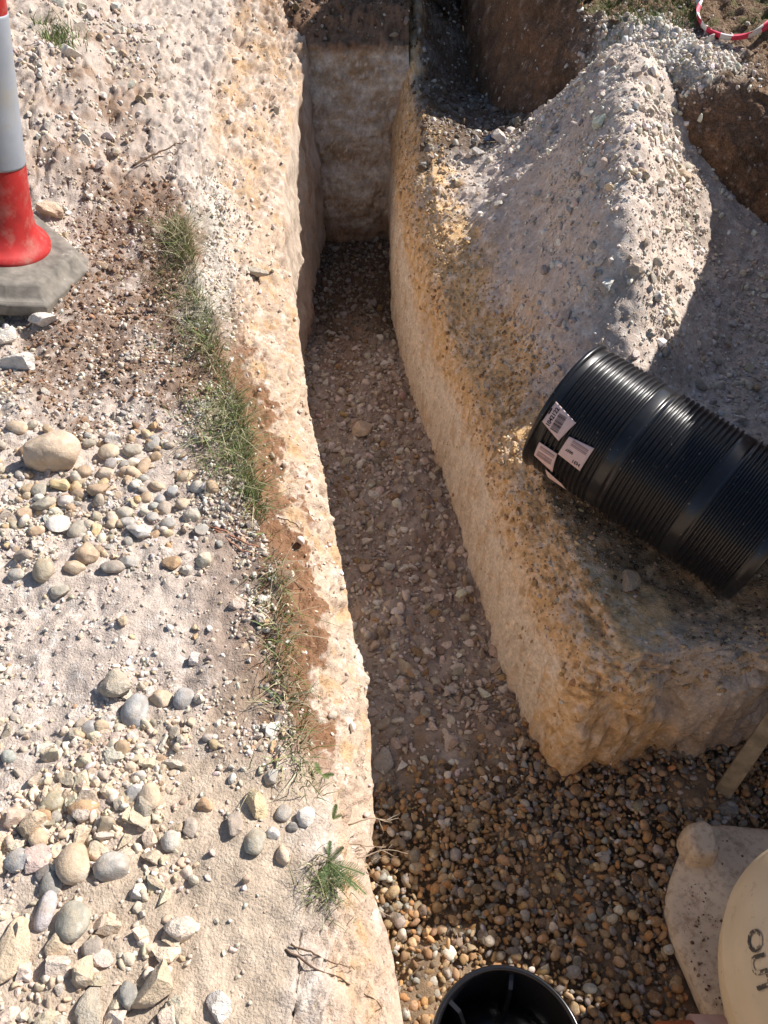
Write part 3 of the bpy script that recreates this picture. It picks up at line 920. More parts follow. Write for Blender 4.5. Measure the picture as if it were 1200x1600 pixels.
# crumbs on the battered face
dens = onface * (YL > .8) * (YL < 6) * (.2 + 2.5 * scree)
p, n, sz = scatter(PL, dens, 3000, 141, .003, .015, 2.4)
stuff('face_crumbs', 'chalk', 1, p, n, sz, pick(CHK, [3, 3, 3, 2, 1], len(p), 142), M_STONE, 'loose chalk crumbs lying on the lit left trench face', 'chalk crumbs', 143, .3)

# talus on the right
XR, YR = PR0[..., 0], PR0[..., 1]
dens = smooth(dh, .2, .34) * smooth(YR + .3 * XR, 2.55, 2.9) * (YR < 5.2) * (1 - .5 * np.clip(dk, 0, 1)) * (.3 + smooth(fbm(PR0, 3, 3, .5, 92), -.3, .4))
dens = dens * (.7 + .9 * np.clip(smooth(XR, .8, 1.0), 0, 1))
p, n, sz = scatter(PR, dens, 9500, 151, .0045, .034, 3.0)
big, rest = split(p, sz, 130)
cT = pick(CHK + [(.45, .40, .36)], [3, 4, 2, .7, 1, 2], len(p), 152)
individuals('chalk_lump', 'chalk', p, n, sz, cT, big, TL, 'chalk lump', 'chalk lumps on the right spoil slope', 153)
stuff('spoil_rubble', 'chalk', 1, p[rest], n[rest], sz[rest], cT[rest], M_STONE, 'loose chalk rubble covering the right spoil slope', 'rubble', 154, .25)
# ochre crumbs on the right slope
dens = smooth(dh, .03, .1) * (1 - smooth(dh, .3, .45)) * (YR < 5.4)
p, n, sz = scatter(PR, dens, 6000, 161, .003, .016, 2.5)
stuff('ochre_crumbs', 'chalk', 1, p, n, sz, pick([(.52, .34, .17), (.58, .43, .27), (.40, .25, .12), (.60, .5, .4)], [3, 3, 2, 1], len(p), 162), M_STONE, 'ochre chalk crumbs on the rough right trench slope', 'crumbs', 163, .35)
# chalk and flint pieces still set in the cut faces
dens = (1 - smooth(dh, .12, .2)) * smooth(PR0[..., 2], -1.19, -1.1) * (.15 + smooth(fbm(PR0, 5, 3, .6, 99), -.1, .5)) * (YR < 5.6)
p, n, sz = scatter(PR, dens, 1000, 164, .003, .013, 2.4)
stuff('embedded_pieces', 'chalk', 1, p, n, sz, pick([(.74, .62, .48), (.66, .48, .30), (.50, .34, .19), (.78, .72, .64)], [3, 3, 1.5, 1.5], len(p), 165), M_STONE, 'chalk pieces set in the cut right trench wall', 'chalk pieces', 169, .45)
# gravel on the pipe ledge
dens = np.clip(led, 0, 1)
p, n, sz = scatter(PR, dens, 1800, 166, .004, .012, 2.2)
stuff('ledge_gravel', 'chalk', 1, p, n, sz, pick([(.20, .14, .09), (.32, .25, .18), (.12, .08, .05), (.42, .33, .25)], [3, 2, 3, 1], len(p), 167), M_STONE, 'dark fine gravel on the ledge beside the black pipe', 'gravel', 168, .3)
# bench rubble
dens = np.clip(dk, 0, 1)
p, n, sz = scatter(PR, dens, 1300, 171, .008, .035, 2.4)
stuff('bench_rubble', 'chalk', 1, p, n, sz, pick([(.14, .10, .07), (.25, .2, .16), (.5, .45, .4)], [4, 3, 1.2], len(p), 172), M_STONE, 'rubble on the far bench, its shade painted dark', 'rubble', 173, .3)
# chalk at the lip of the topsoil bank and stones in the upper soil
dens = sp * 3 + .02 * (np.arange(PB.shape[1]) < nb + 90)[None] * (PB0[..., 1] > 3)
p, n, sz = scatter(PB, dens, 3600, 176, .005, .026, 2.9)
stuff('lip_rubble', 'chalk', 1, p, n, sz, pick(CHK, [2, 4, 1, .5, 1], len(p), 177), M_STONE, 'white chalk crumbs spilled over the brown topsoil lip', 'rubble', 178, .25)

# stony soil over the far end wall
dens = np.broadcast_to(smooth(ev, 1.0, 1.06)[None], PE.shape[:2]) * (PE[..., 1] < 7.2)
p, n, sz = scatter(PE, dens, 900, 178, .008, .035, 2.5)
stuff('end_bank_stones', 'chalk', 1, p, n, sz, pick([(.15, .10, .07), (.30, .23, .17), (.55, .48, .4)], [4, 2, 1.3], len(p), 179), M_STONE, 'dark stony soil heaped above the far trench end', 'stones', 180, .25)
# trench floor
XF, YF = PF[..., 0], PF[..., 1]
inside = (XF > np.interp(YF, [.3, 1.3, 3, 6], [-.15, -.16, -.5, -.7])) * (XF < np.interp(YF, [1.2, 1.4, 3, 6], [3, .75, .4, .1]))
dens = inside * (YF > 1.0) * (YF < 5.8) * smooth(YF - .3 * XF + .15 * fbm(PF, 4, 3, .5, 93), .95, 1.5)
p, n, sz = scatter(PF, dens, 7500, 181, .007, .038, 2.4)
big, rest = split(p, sz, 130)
cF = (1 - .62 * smooth(p[:, 1], 4.2, 4.8))[:, None] * pick([(.58, .49, .41), (.66, .60, .53), (.46, .37, .29), (.32, .24, .18), (.40, .26, .14)], [4, 2, 3, 1.5, .6], len(p), 182)  # lumps at the far end darkened to match its painted shade
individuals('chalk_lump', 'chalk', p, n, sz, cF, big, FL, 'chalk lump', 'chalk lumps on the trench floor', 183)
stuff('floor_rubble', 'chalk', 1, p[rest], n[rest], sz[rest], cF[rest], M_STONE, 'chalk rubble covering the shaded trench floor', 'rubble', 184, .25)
# pit gravel, packed in two courses
r = np.random.default_rng(190)
gp = []
for course in range(2):
    sp_ = .0235
    gx, gy = np.meshgrid(np.arange(-.12, 1.85, sp_), np.arange(.05, 1.62, sp_))
    q = np.stack([gx.ravel(), gy.ravel()], 1) + r.uniform(-.5, .5, (gx.size, 2)) * sp_ * .95
    keep = (q[:, 1] - .3 * q[:, 0] + .12 * fbm(np.c_[q, q[:, :1] * 0], 4, 3, .5, 94) + r.normal(size=len(q)) * .05) < 1.30
    keep &= (((q[:, 0] - 1.35) / .40) ** 2 + ((q[:, 1] - .74) / .41) ** 2 > 1.0 - .1 * r.random(len(q)))
    q = q[keep]
    z = FLOOR - .03 * smooth(q[:, 1], 2.2, 1.2) + .045 * fbm(np.c_[q, np.full(len(q), FLOOR)], 2.2, 3, .5, 61) + .012 + course * .014
    gp.append(np.c_[q, z + r.uniform(-.004, .006, len(q))])
p = np.concatenate(gp)
n = np.tile([0, 0, 1.], (len(p), 1)) + r.normal(size=(len(p), 3)) * .3
n /= np.linalg.norm(n, axis=1)[:, None]
sz = .0065 + .0155 * r.random(len(p)) ** 1.6
sz = sz * np.where(r.random(len(p)) < .05, 1.35, 1)
PEB = [(.36, .225, .115), (.29, .19, .105), (.42, .30, .175), (.22, .19, .155), (.30, .28, .25), (.55, .48, .40), (.42, .23, .10), (.17, .125, .085)]
cG = pick(PEB, [4, 4, 3, 3, 2, 1, 2, 2], len(p), 191, .18)
big, rest = split(p, sz, 260)
def gl(q, c, z):
    k_ = 'pale cream' if c[0] > .46 else ('orange brown' if c[0] / max(c[2], .01) > 2.6 else ('grey' if c[0] / max(c[2], .01) < 1.5 else 'brown'))
    if q[0] > .85: w_ = 'in the gravel left of the cream tank' if q[1] < 1.1 else 'in the gravel near the wooden stake'
    elif q[1] < .62: w_ = 'in the gravel around the black chamber'
    elif q[1] < .9: w_ = 'in the middle of the pit gravel' if q[0] > .35 else 'in the pit gravel below the hanging roots'
    else: w_ = 'in the shaded gravel at the mouth of the trench' if q[0] < .6 else 'in the gravel at the foot of the right bank'
    return f'{bulk(z, .0215, .0245)} {k_} pebble {w_}'
individuals('gravel_pebble', 'pebble', p, n, sz, cG, big, gl, 'pebble', 'pebbles of the pit gravel', 192, .4)
stuff('pit_gravel', ('pebble', 'flint', 'pebble', 'flint', 'chalk'), 1, p[rest], n[rest], sz[rest], cG[rest], M_PEB, 'bed of brown rounded gravel on the pit floor', 'gravel', 193, .4, hi_px=3.0)
COBBLES = [
    (-1.057, 1.809, 0.0936, 0.0513, 'tw', 'pebble', 'large nodular tan flint with chalky white crust, biggest stone of the cobble band'),
    (-0.913, 1.927, 0.0437, 0.0281, 'w', 'chalk', 'white chalk block directly behind a round tan cobble, above the cobble band'),
    (-0.903, 1.865, 0.0353, 0.0353, 't', 'pebble', 'round tan cobble resting against the white chalk block'),
    (-0.826, 1.874, 0.0339, 0.0215, 'go', 'pebble', 'flattish grey olive cobble to the right of the round tan cobble'),
    (-0.775, 1.809, 0.0211, 0.0332, 'b', 'pebble', 'upright brown cobble below the flattish grey olive one'),
    (-0.835, 1.809, 0.0227, 0.0211, 'g', 'pebble', 'small grey cobble just below the round tan cobble'),
    (-0.948, 1.755, 0.0268, 0.0238, 'b', 'pebble', 'brown cobble touching the right end of the large nodular flint'),
    (-0.884, 1.682, 0.0378, 0.0262, 'b', 'flint', 'dark brown split flint below the right end of the large nodular flint'),
    (-0.888, 1.751, 0.0386, 0.0237, 'tw', 'flint', 'knobbly tan and white flint right of the large nodular flint'),
    (-1.008, 1.691, 0.035, 0.0204, 'y', 'flint', 'yellow chalky flint in front of the large nodular flint'),
    (-0.938, 1.668, 0.029, 0.0174, 'b', 'pebble', 'smooth brown cobble right of the yellow chalky flint'),
    (-1.066, 1.674, 0.029, 0.0232, 'go', 'pebble', 'grey olive cobble left of the yellow chalky flint'),
    (-0.977, 1.636, 0.0258, 0.0201, 'wp', 'pebble', 'small pinkish white cobble below the yellow chalky flint'),
    (-1.031, 1.616, 0.0399, 0.0228, 'go', 'flint', 'long grey olive flint left of the pinkish white cobble'),
    (-1.082, 1.576, 0.038, 0.0225, 'b', 'flint', 'kidney shaped brown flint near the left edge of the cobble band'),
    (-0.973, 1.541, 0.039, 0.0334, 'w', 'flint', 'cream white rough flint in the middle of the cobble band'),
    (-0.906, 1.529, 0.0305, 0.0333, 'go', 'pebble', 'upright grey olive cobble right of the cream white rough flint'),
    (-0.857, 1.522, 0.0221, 0.0221, 'y', 'flint', 'small yellow tan flint right of the upright grey olive cobble'),
    (-0.785, 1.588, 0.0282, 0.0226, 'gt', 'pebble', 'grey tan rounded cobble at the centre of the cobble band'),
    (-0.765, 1.549, 0.0251, 0.0167, 'g', 'pebble', 'grey cobble tucked under the grey tan rounded one'),
    (-0.808, 1.545, 0.0195, 0.0195, 't', 'pebble', 'small tan cobble left of the tucked grey cobble'),
    (-0.722, 1.51, 0.0441, 0.022, 'gw', 'flint', 'long grey white flint with a brown underside, lower middle of the cobble band'),
    (-0.842, 1.408, 0.0346, 0.0346, 'b', 'flint', 'square brown flint at the lower edge of the cobble band'),
    (-0.762, 1.366, 0.0368, 0.0184, 'gb', 'pebble', 'spindle shaped grey brown cobble right of the square brown flint'),
    (-0.722, 1.387, 0.0291, 0.0212, 'g', 'flint', 'grey flint right of the spindle shaped cobble'),
    (-0.941, 1.339, 0.0312, 0.0338, 'ot', 'pebble', 'round olive tan cobble at the lower left of the cobble band'),
    (-0.865, 1.362, 0.0302, 0.0197, 't', 'pebble', 'tan oval cobble between the square brown flint and the round olive one'),
    (-1.023, 1.404, 0.0319, 0.0213, 'bg', 'flint', 'brown grey flint at the left below the kidney shaped flint'),
    (-0.883, 1.282, 0.0306, 0.0204, 'go', 'flint', 'grey olive flint just below the round olive tan cobble'),
    (-0.599, 1.39, 0.0305, 0.0212, 'or', 'flint', 'orange brown pear shaped flint right of the grey flints'),
    (-0.511, 1.411, 0.032, 0.024, 'oc', 'flint', 'olive and cream flint beside the red roots at the turf edge'),
    (-0.71, 1.708, 0.0278, 0.0147, 't', 'pebble', 'flat tan cobble at the top of the right cobble cluster'),
    (-0.733, 1.653, 0.0187, 0.0202, 'b', 'pebble', 'small upright brown cobble in the right cobble cluster'),
    (-0.693, 1.657, 0.0188, 0.0188, 'bl', 'pebble', 'small blue grey cobble beside the small upright brown one'),
    (-0.673, 1.616, 0.0228, 0.0256, 'bg', 'pebble', 'brownish cobble standing at the middle of the right cobble cluster'),
    (-0.659, 1.686, 0.0189, 0.0189, 'bl', 'pebble', 'blue grey cobble at the top right of the right cobble cluster'),
    (-0.615, 1.636, 0.0258, 0.0201, 't', 'pebble', 'tan brown cobble at the right of the right cobble cluster'),
    (-0.582, 1.584, 0.0268, 0.0212, 'gt', 'pebble', 'blocky tan grey cobble at the bottom right of the right cobble cluster'),
    (-0.646, 1.551, 0.0265, 0.0181, 'g', 'pebble', 'grey cobble at the bottom of the right cobble cluster'),
    (-0.698, 1.576, 0.0197, 0.0183, 'g', 'pebble', 'small grey cobble at the lower left of the right cobble cluster'),
    (-0.635, 1.76, 0.0268, 0.0268, 't', 'pebble', 'tan cobble with a pale face next to the turf edge'),
    (-0.584, 1.703, 0.0263, 0.0219, 'cg', 'pebble', 'cream and grey cobble touching the grass, rightmost of the cobbles'),
    (-0.542, 1.529, 0.0249, 0.0208, 'g', 'flint', 'angular grey stone by the tips of the red roots'),
    (-1.232, 1.966, 0.0379, 0.0221, 't', 'pebble', 'tan cobble above the left end of the large nodular flint'),
    (-1.061, 1.922, 0.0406, 0.014, 'g', 'flint', 'flat grey stone behind the large nodular flint'),
    (-1.023, 1.342, 0.0261, 0.0182, 'g', 'pebble', 'pale grey cobble at the left edge below the brown grey flint'),
    (-0.719, 0.699, 0.0275, 0.0224, 'o', 'pebble', 'olive cobble left of the orange brown one'),
    (-0.651, 0.687, 0.0344, 0.0223, 'or', 'pebble', 'glossy orange brown cobble, brightest orange stone at lower left'),
    (-0.542, 0.72, 0.0247, 0.0206, 'gw', 'flint', 'angular grey and white flake leaning on a long tan stone'),
    (-0.511, 0.709, 0.0266, 0.0286, 't', 'pebble', 'long tan stone leaning right of the grey and white flake'),
    (-0.588, 0.645, 0.0298, 0.0169, 'ob', 'flint', 'brown and dark grey split flint below the orange brown cobble'),
    (-0.744, 0.573, 0.0318, 0.0231, 'bl', 'flint', 'blue grey speckled stone at the left edge near the biggest tan cobble'),
    (-0.629, 0.565, 0.0384, 0.0364, 't', 'pebble', 'big egg shaped tan cobble at the lower left, largest of the near cobbles'),
    (-0.553, 0.558, 0.0363, 0.0287, 'g', 'pebble', 'flat grey cobble touching the big egg shaped tan cobble'),
    (-0.665, 0.527, 0.0236, 0.0226, 'gd', 'pebble', 'grey cobble with a pale vein below the big egg shaped one'),
    (-0.683, 0.547, 0.0247, 0.0171, 'd', 'pebble', 'dark grey cobble in the shade of the big egg shaped one'),
    (-0.66, 0.478, 0.0203, 0.035, 'pg', 'pebble', 'long pale purplish grey pebble left of a big olive cobble'),
    (-0.6, 0.458, 0.0328, 0.0365, 'og', 'pebble', 'big smooth olive grey cobble below the flat grey one'),
    (-0.445, 0.616, 0.0226, 0.0206, 'cg', 'pebble', 'cream grey rounded cobble at the edge of the dusty tan patch'),
    (-0.39, 0.691, 0.0203, 0.0183, 'or', 'flint', 'broken stone with an orange core above the dusty tan patch'),
    (-0.552, 0.414, 0.0214, 0.0214, 'gb', 'flint', 'grey brown angular stone below the big olive cobble'),
    (-0.422, 0.354, 0.0398, 0.0398, 'tc', 'chalk', 'big cracked tan chalk boulder near the bottom edge'),
    (-0.551, 0.375, 0.0245, 0.0245, 'tc', 'chalk', 'tan chalk lump left of the big cracked boulder'),
    (-0.618, 0.412, 0.0267, 0.0232, 'tc', 'chalk', 'tan chalk lump under the pale purplish pebble'),
    (-0.608, 0.378, 0.0263, 0.0245, 'tp', 'chalk', 'pinkish chalk lump left of the tan one near the bottom edge'),
    (-0.793, 0.657, 0.03, 0.022, 'bp', 'flint', 'pinkish brown stone cut by the left edge of the view'),
    (-0.731, 0.661, 0.028, 0.018, 'or', 'flint', 'orange and white flint beside the pinkish brown stone'),
    (-0.701, 0.406, 0.0444, 0.0586, 'tc', 'chalk', 'very large tan chalk slab half buried at the bottom left'),
    (-0.303, 0.322, 0.0255, 0.0255, 'w', 'chalk', 'white chalk stone at the bottom edge beside the dusty tan patch'),
    (-0.465, 0.337, 0.0223, 0.0223, 'gd', 'flint', 'shaded grey stone left of the big cracked boulder'),
    (-0.525, 0.316, 0.0255, 0.0289, 'gt', 'chalk', 'grey tan chalk stone at the very bottom'),
    (-0.485, 0.308, 0.0254, 0.0254, 'tp', 'chalk', 'pale chalk stone at the very bottom below the shaded grey one'),
    (-0.277, 0.685, 0.0223, 0.0385, 'cy', 'chalk', 'upright cream yellow stone, tallest in the near stone row'),
    (-0.317, 0.649, 0.0179, 0.0259, 'bg', 'flint', 'brown grey flint leaning left of the olive grey cobble'),
    (-0.269, 0.612, 0.0245, 0.0255, 'og', 'pebble', 'olive grey cobble in front of the upright cream yellow stone'),
    (-0.212, 0.589, 0.0165, 0.0223, 'tw', 'flint', 'pointed tan and white flint right of the olive grey cobble'),
    (-0.168, 0.673, 0.0211, 0.0211, 'w', 'flint', 'white and grey cobble standing at the grass edge'),
    (-0.196, 0.649, 0.013, 0.01, 'd', 'pebble', 'small dark grey pebble beside the white and grey cobble'),
    (-0.25, 0.763, 0.0209, 0.0167, 'g', 'flint', 'grey glassy flint at the turf edge above the stone row'),
    (-0.236, 0.633, 0.0178, 0.0119, 'gw', 'flint', 'grey and white flint between the olive grey and white cobbles'),
    (-0.217, 0.681, 0.0182, 0.0182, 'g', 'pebble', 'brownish grey cobble right of the upright cream yellow stone'),
    (-0.414, 0.643, 0.0199, 0.0199, 'bg', 'flint', 'brown angular flint at the left of the near stone row'),
    (-0.599, 0.925, 0.0322, 0.0414, 'bl', 'pebble', 'blue grey egg shaped cobble alone on the chalk grit'),
    (-0.657, 0.988, 0.0487, 0.0393, 'gt', 'chalk', 'rough pinkish grey stone above the blue grey egg shaped cobble'),
    (-0.545, 0.962, 0.0311, 0.0233, 't', 'flint', 'golden tan flint right of the blue grey egg shaped cobble'),
    (-0.487, 0.96, 0.028, 0.028, 'bl', 'pebble', 'small blue grey pebble right of the golden tan flint'),
    (-0.622, 3.384, 0.0693, 0.0378, 'gt', 'chalk', 'flat chalk slab jutting from the lit trench face'),
    (-1.663, 4.463, 0.0777, 0.06, 'w', 'chalk', 'big white chalk lump on the heap right of the cone sleeve'),
    (-1.245, 3.051, 0.0472, 0.0222, 'b', 'chalk', 'brown clod of soil right of the cone base'),
    (-1.52, 3.345, 0.0674, 0.0498, 'tw', 'chalk', 'pale chalk block behind the cone base'),
    (-1.363, 3.131, 0.0392, 0.0308, 'w', 'chalk', 'white chalk piece at the far corner of the cone base'),
    (-1.365, 2.345, 0.0719, 0.0431, 'w', 'chalk', 'white chalk block below the cone base at the left edge'),
    (-1.352, 2.613, 0.0665, 0.0384, 'w', 'chalk', 'white chalk piece in front of the cone base'),
    (-1.471, 2.519, 0.05, 0.045, 'w', 'chalk', 'round white chalk lump at the left edge below the cone'),
    (-0.113, 3.465, 0.0718, 0.0605, 'tw', 'chalk', 'pointed pale chalk block lying on the trench floor'),
    (-0.005, 1.394, 0.0454, 0.0505, 'g', 'chalk', 'grey chalk block at the foot of the left trench wall'),
    (0.27, 1.49, 0.0336, 0.0413, 'tp', 'chalk', 'pinkish chalk block in the trench where rubble meets gravel'),
    (0.912, 0.891, 0.0354, 0.0288, 'wp', 'pebble', 'pinkish white cobble lying on the brown pit gravel'),
    (0.907, 1.766, 0.048, 0.048, 't', 'chalk', 'tan stone wedged under the black ribbed pipe'),
    (1.543, 3.946, 0.0519, 0.0588, 't', 'chalk', 'orange tan pointed stone in the shaded hollow of the spoil slope'),
    (0.699, 4.76, 0.0462, 0.0655, 'wp', 'chalk', 'upright pale stone at the top of the spoil slope'),
    (0.566, 4.685, 0.046, 0.0345, 'gw', 'chalk', 'pale stone on the rim of the shaded far bench'),
    (1.29, 1.106, 0.0694, 0.0578, 'gd', 'chalk', 'large dark lump of rock at the foot of the wooden stake'),
    (1.294, 1.204, 0.0596, 0.0286, 'gd', 'chalk', 'flat grey rock right of the foot of the wooden stake'),
    (1.338, 1.049, 0.0455, 0.0455, 'gd', 'chalk', 'dark grey rock near the right edge above the cream tank foot'),
    (1.726, 3.279, 0.0318, 0.0254, 'gw', 'chalk', 'white angular stone in the middle of the shaded spoil slope'),
    (1.259, 3.428, 0.0356, 0.0291, 'gw', 'chalk', 'pale stone just inside the shadow edge of the spoil slope'),
    (0.932, 3.487, 0.0292, 0.0263, 'w', 'chalk', 'pale round stone on the sunlit crest of the spoil slope'),
]
CC = dict(tw=(.58, .44, .31), w=(.76, .71, .64), t=(.52, .395, .265), go=(.37, .335, .265), b=(.40, .275, .17), g=(.38, .36, .325), y=(.62, .46, .22), wp=(.66, .58, .53), gt=(.42, .37, .29),
          gw=(.52, .50, .47), gb=(.33, .28, .23), ot=(.38, .32, .22), bg=(.37, .30, .24), oc=(.46, .42, .32), bl=(.31, .32, .325), cg=(.52, .48, .41), o=(.33, .29, .18), ob=(.32, .25, .16),
          d=(.11, .11, .11), gd=(.22, .22, .20), pg=(.46, .42, .42), og=(.33, .315, .25), tc=(.60, .47, .32), tp=(.62, .51, .43), bp=(.50, .36, .27), cy=(.68, .54, .31))
CC['or'] = (.46, .27, .13)
r = np.random.default_rng(77)
for i, (x, y, hw, hh, c, k, lab) in enumerate(COBBLES):
    loc, nor = ground(x, y, .0 if (x > -.12 and y > .9 and y < 1.3 or y < 1.7 and x > .1) and 'tank' not in lab and 'pipe' not in lab else 3.0)
    yaw = r.uniform(-.35, .35)
    fr = (Matrix.Rotation(yaw, 3, 'Z') @ Matrix.Rotation(r.uniform(-.25, .25), 3, 'X') @ Matrix.Rotation(r.uniform(-.2, .2), 3, 'Y'))
    kind = k
    me_ = stone_mesh(kind, 20 + i % 16, 3 if hw < .05 else 4)
    co_ = np.array([v.co[:] for v in me_.vertices])
    hx, hy, hz = np.abs(co_).max(0)
    sx, sy = hw / hx, hh * 1.12 / hy
    szz = .74 * math.sqrt(hw * hh) / hz
    up_ = szz * hz * .28
    if 'buried' in lab: szz *= .5; up_ = 0
    if 'egg shaped tan' in lab or 'boulder' in lab or 'tallest' in lab or 'nodular tan' in lab: szz *= 1.4
    if 'nodular tan' in lab: up_ = szz * hz * .55
    nm = 'chalk_block' if k == 'chalk' else ('flint' if k == 'flint' or 'nodular tan' in lab else 'cobble')
    stone(nm, kind, 20 + i % 16, (loc.x, loc.y, loc.z + up_), np.array(fr), (sx, sy, szz), np.array(CC[c]) * .82 + np.array([.57, .475, .40]) * .18, lab, {'chalk_block': 'stone', 'flint': 'flint', 'cobble': 'cobble'}[nm], None, 3 if hw < .05 else 4)

# ------------------------------------------------------------------ tubes, lathes and other solids
def tube_mesh(pts, radii, sides=6, closed_ends=True):
    pts = [Vector(p) for p in pts]
    if not hasattr(radii, '__len__'): radii = [radii] * len(pts)
    V, Fc = [], []
    prev = None
    for i, p in enumerate(pts):
        t_ = (pts[min(i + 1, len(pts) - 1)] - pts[max(i - 1, 0)]).normalized()
        if prev is None:
            a = t_.orthogonal().normalized()
        else:
            a = (prev - t_ * prev.dot(t_)).normalized()
        prev = a
        b = t_.cross(a)
        for k in range(sides):
            an = 2 * math.pi * k / sides
            V.append(p + (a * math.cos(an) + b * math.sin(an)) * radii[i])
    n = len(pts)
    for i in range(n - 1):
        for k in range(sides):
            k2 = (k + 1) % sides
            Fc.append((i * sides + k, i * sides + k2, (i + 1) * sides + k2, (i + 1) * sides + k))
    if closed_ends:
        Fc.append(tuple(range(sides - 1, -1, -1))); Fc.append(tuple((n - 1) * sides + k for k in range(sides)))
    return V, Fc

def lathe(profile, seg=64, axis='z'):
    """profile: list of (radius, height)"""
    pr_ = np.array(profile, float)
    an = np.linspace(0, 2 * math.pi, seg, endpoint=False)
    V = np.zeros((len(pr_), seg, 3))
    V[..., 0] = pr_[:, :1] * np.cos(an); V[..., 1] = pr_[:, :1] * np.sin(an); V[..., 2] = pr_[:, 1:2]
    i = (np.arange(len(pr_) - 1)[:, None] * seg + np.arange(seg)[None])
    k2 = (np.arange(len(pr_) - 1)[:, None] * seg + (np.arange(seg)[None] + 1) % seg)
    f = np.stack([i, k2, k2 + seg, i + seg], 2).reshape(-1, 4)
    return V.reshape(-1, 3), f

def bevel(o, w, seg=2):
    m_ = o.modifiers.new('bevel', 'BEVEL'); m_.width = w; m_.segments = seg; m_.limit_method = 'ANGLE'

def text_verts(txt, size):
    cu = bpy.data.curves.new('t', 'FONT'); cu.body = txt; cu.size = size; cu.align_x = 'CENTER'; cu.align_y = 'CENTER'; cu.resolution_u = 3; cu.offset = size * .022
    ob = bpy.data.objects.new('t', cu); COL.objects.link(ob)
    dg = bpy.context.evaluated_depsgraph_get(); dg.update()
    me = bpy.data.meshes.new_from_object(ob.evaluated_get(dg))
    bm = bmesh.new(); bm.from_mesh(me); bmesh.ops.triangulate(bm, faces=bm.faces)
    bmesh.ops.subdivide_edges(bm, edges=[e for e in bm.edges if e.calc_length() > size * .35], cuts=1)
    V = [v.co.copy() for v in bm.verts]; Fc = [tuple(q.index for q in f.verts) for f in bm.faces]
    bm.free()
    bpy.data.objects.remove(ob); bpy.data.curves.remove(cu); bpy.data.meshes.remove(me)
    return V, Fc

# ------------------------------------------------------------------ ribbed black pipe on the ledge
M_BLACK = plain_mat('black_plastic', (.012, .012, .014), rough=.28, spec=.5, mottle=.2, scale=40, dirt=(.36, .32, .28), dirt_scale=48, dirt_lo=.64, dirt_hi=.71)
M_BLACK2 = plain_mat('black_plastic_chamber', (.010, .010, .012), rough=.22, spec=.5, mottle=.2, scale=25)
M_LABEL = plain_mat('bounce_tinted_paper', (.74, .55, .50), rough=.6, spec=.2, mottle=.05, scale=60)  # pink cast of bounced light put into the paper colour
M_INK = plain_mat('ink', (.03, .02, .025), rough=.7, spec=.1)
M_INK2 = plain_mat('faint_ink', (.42, .28, .26), rough=.7, spec=.1)
A_ = Vector((.70, 2.343, -.157)); B_ = Vector((1.354, 1.772, -.3045)); B_ = A_ + (B_ - A_).normalized() * .8934
ax = (B_ - A_).normalized(); LP = (B_ - A_).length
v1 = (Vector((0, 0, 1)) - ax * ax.z).normalized(); v2 = ax.cross(v1)
def cyl(a, th, rr):
    th = math.radians(th)
    return A_ + ax * a + (v1 * math.cos(th) + v2 * math.sin(th)) * rr
pipe = empty('ribbed_pipe', tuple((A_ + B_) / 2 - Vector((0, 0, .255))))
props(pipe, 'wide black ribbed plastic pipe lying on the ledge of the right bank', 'pipe')
def bind(o, parent):
    o.parent = parent
    o.matrix_parent_inverse = Matrix.Translation(-Vector(parent.location)) if parent.parent is None else Matrix.Identity(4)
    return o
R0 = .252
prof_ = []
def seg_ribs(a0, a1, n_):
    p_ = (a1 - a0) / n_
    for k in range(n_):
        s0 = a0 + k * p_
        for fx, h in ((.02, 0), (.20, .002), (.34, .0085), (.46, .0105), (.58, .0085), (.72, .002), (.95, 0)):
            prof_.append((R0 + h, s0 + fx * p_))
prof_ += [(.234, .045), (.234, .002), (.257, .0), (.267, .004), (.268, .016), (.261, .020), (.256, .024), (.256, .040)]
seg_ribs(.044, .285, 12)
prof_ += [(R0 + .004, .287), (R0 + .0045, .290), (R0 + .0045, .322), (R0 + .004, .326), (R0 - .002, .330), (R0 - .002, .338)]
seg_ribs(.342, .600, 13)
prof_ += [(R0 + .004, .602), (R0 + .0045, .606), (R0 + .0045, .640), (R0 + .004, .644), (R0 - .002, .648)]
seg_ribs(.652, .850, 10)
prof_ += [(R0 + .006, .853), (R0 + .008, .858), (R0 + .008, .890), (R0 + .004, .8934), (.237, .8934), (.237, .85)]
V, Fc = lathe(prof_, 120)
V = np.array([tuple(A_ + ax * v[2] + v1 * v[0] + v2 * v[1]) for v in V])
bind(mesh_obj('pipe_wall', V, Fc[:, ::-1].copy(), M_BLACK), pipe)
V, Fc = lathe([(.235, .01), (.231, .1), (.231, .8), (.237, .889)], 80)
V = np.array([tuple(A_ + ax * v[2] + v1 * v[0] + v2 * v[1]) for v in V])
bind(mesh_obj('inner_wall', V, Fc, M_BLACK2), pipe)

def label_patch(outline_fn, na, nt, mat, rr, name, parent):
    V, Fc = [], []
    for i in range(na + 1):
        for j in range(nt + 1):
            V.append(outline_fn(i / na, j / nt, rr))
    for i in range(na):
        for j in range(nt):
            k = i * (nt + 1) + j
            Fc.append((k, k + 1, k + nt + 2, k + nt + 1))
    o = mesh_obj(name, V, Fc, mat)
    so = o.modifiers.new('thick', 'SOLIDIFY'); so.thickness = .0008
    return o

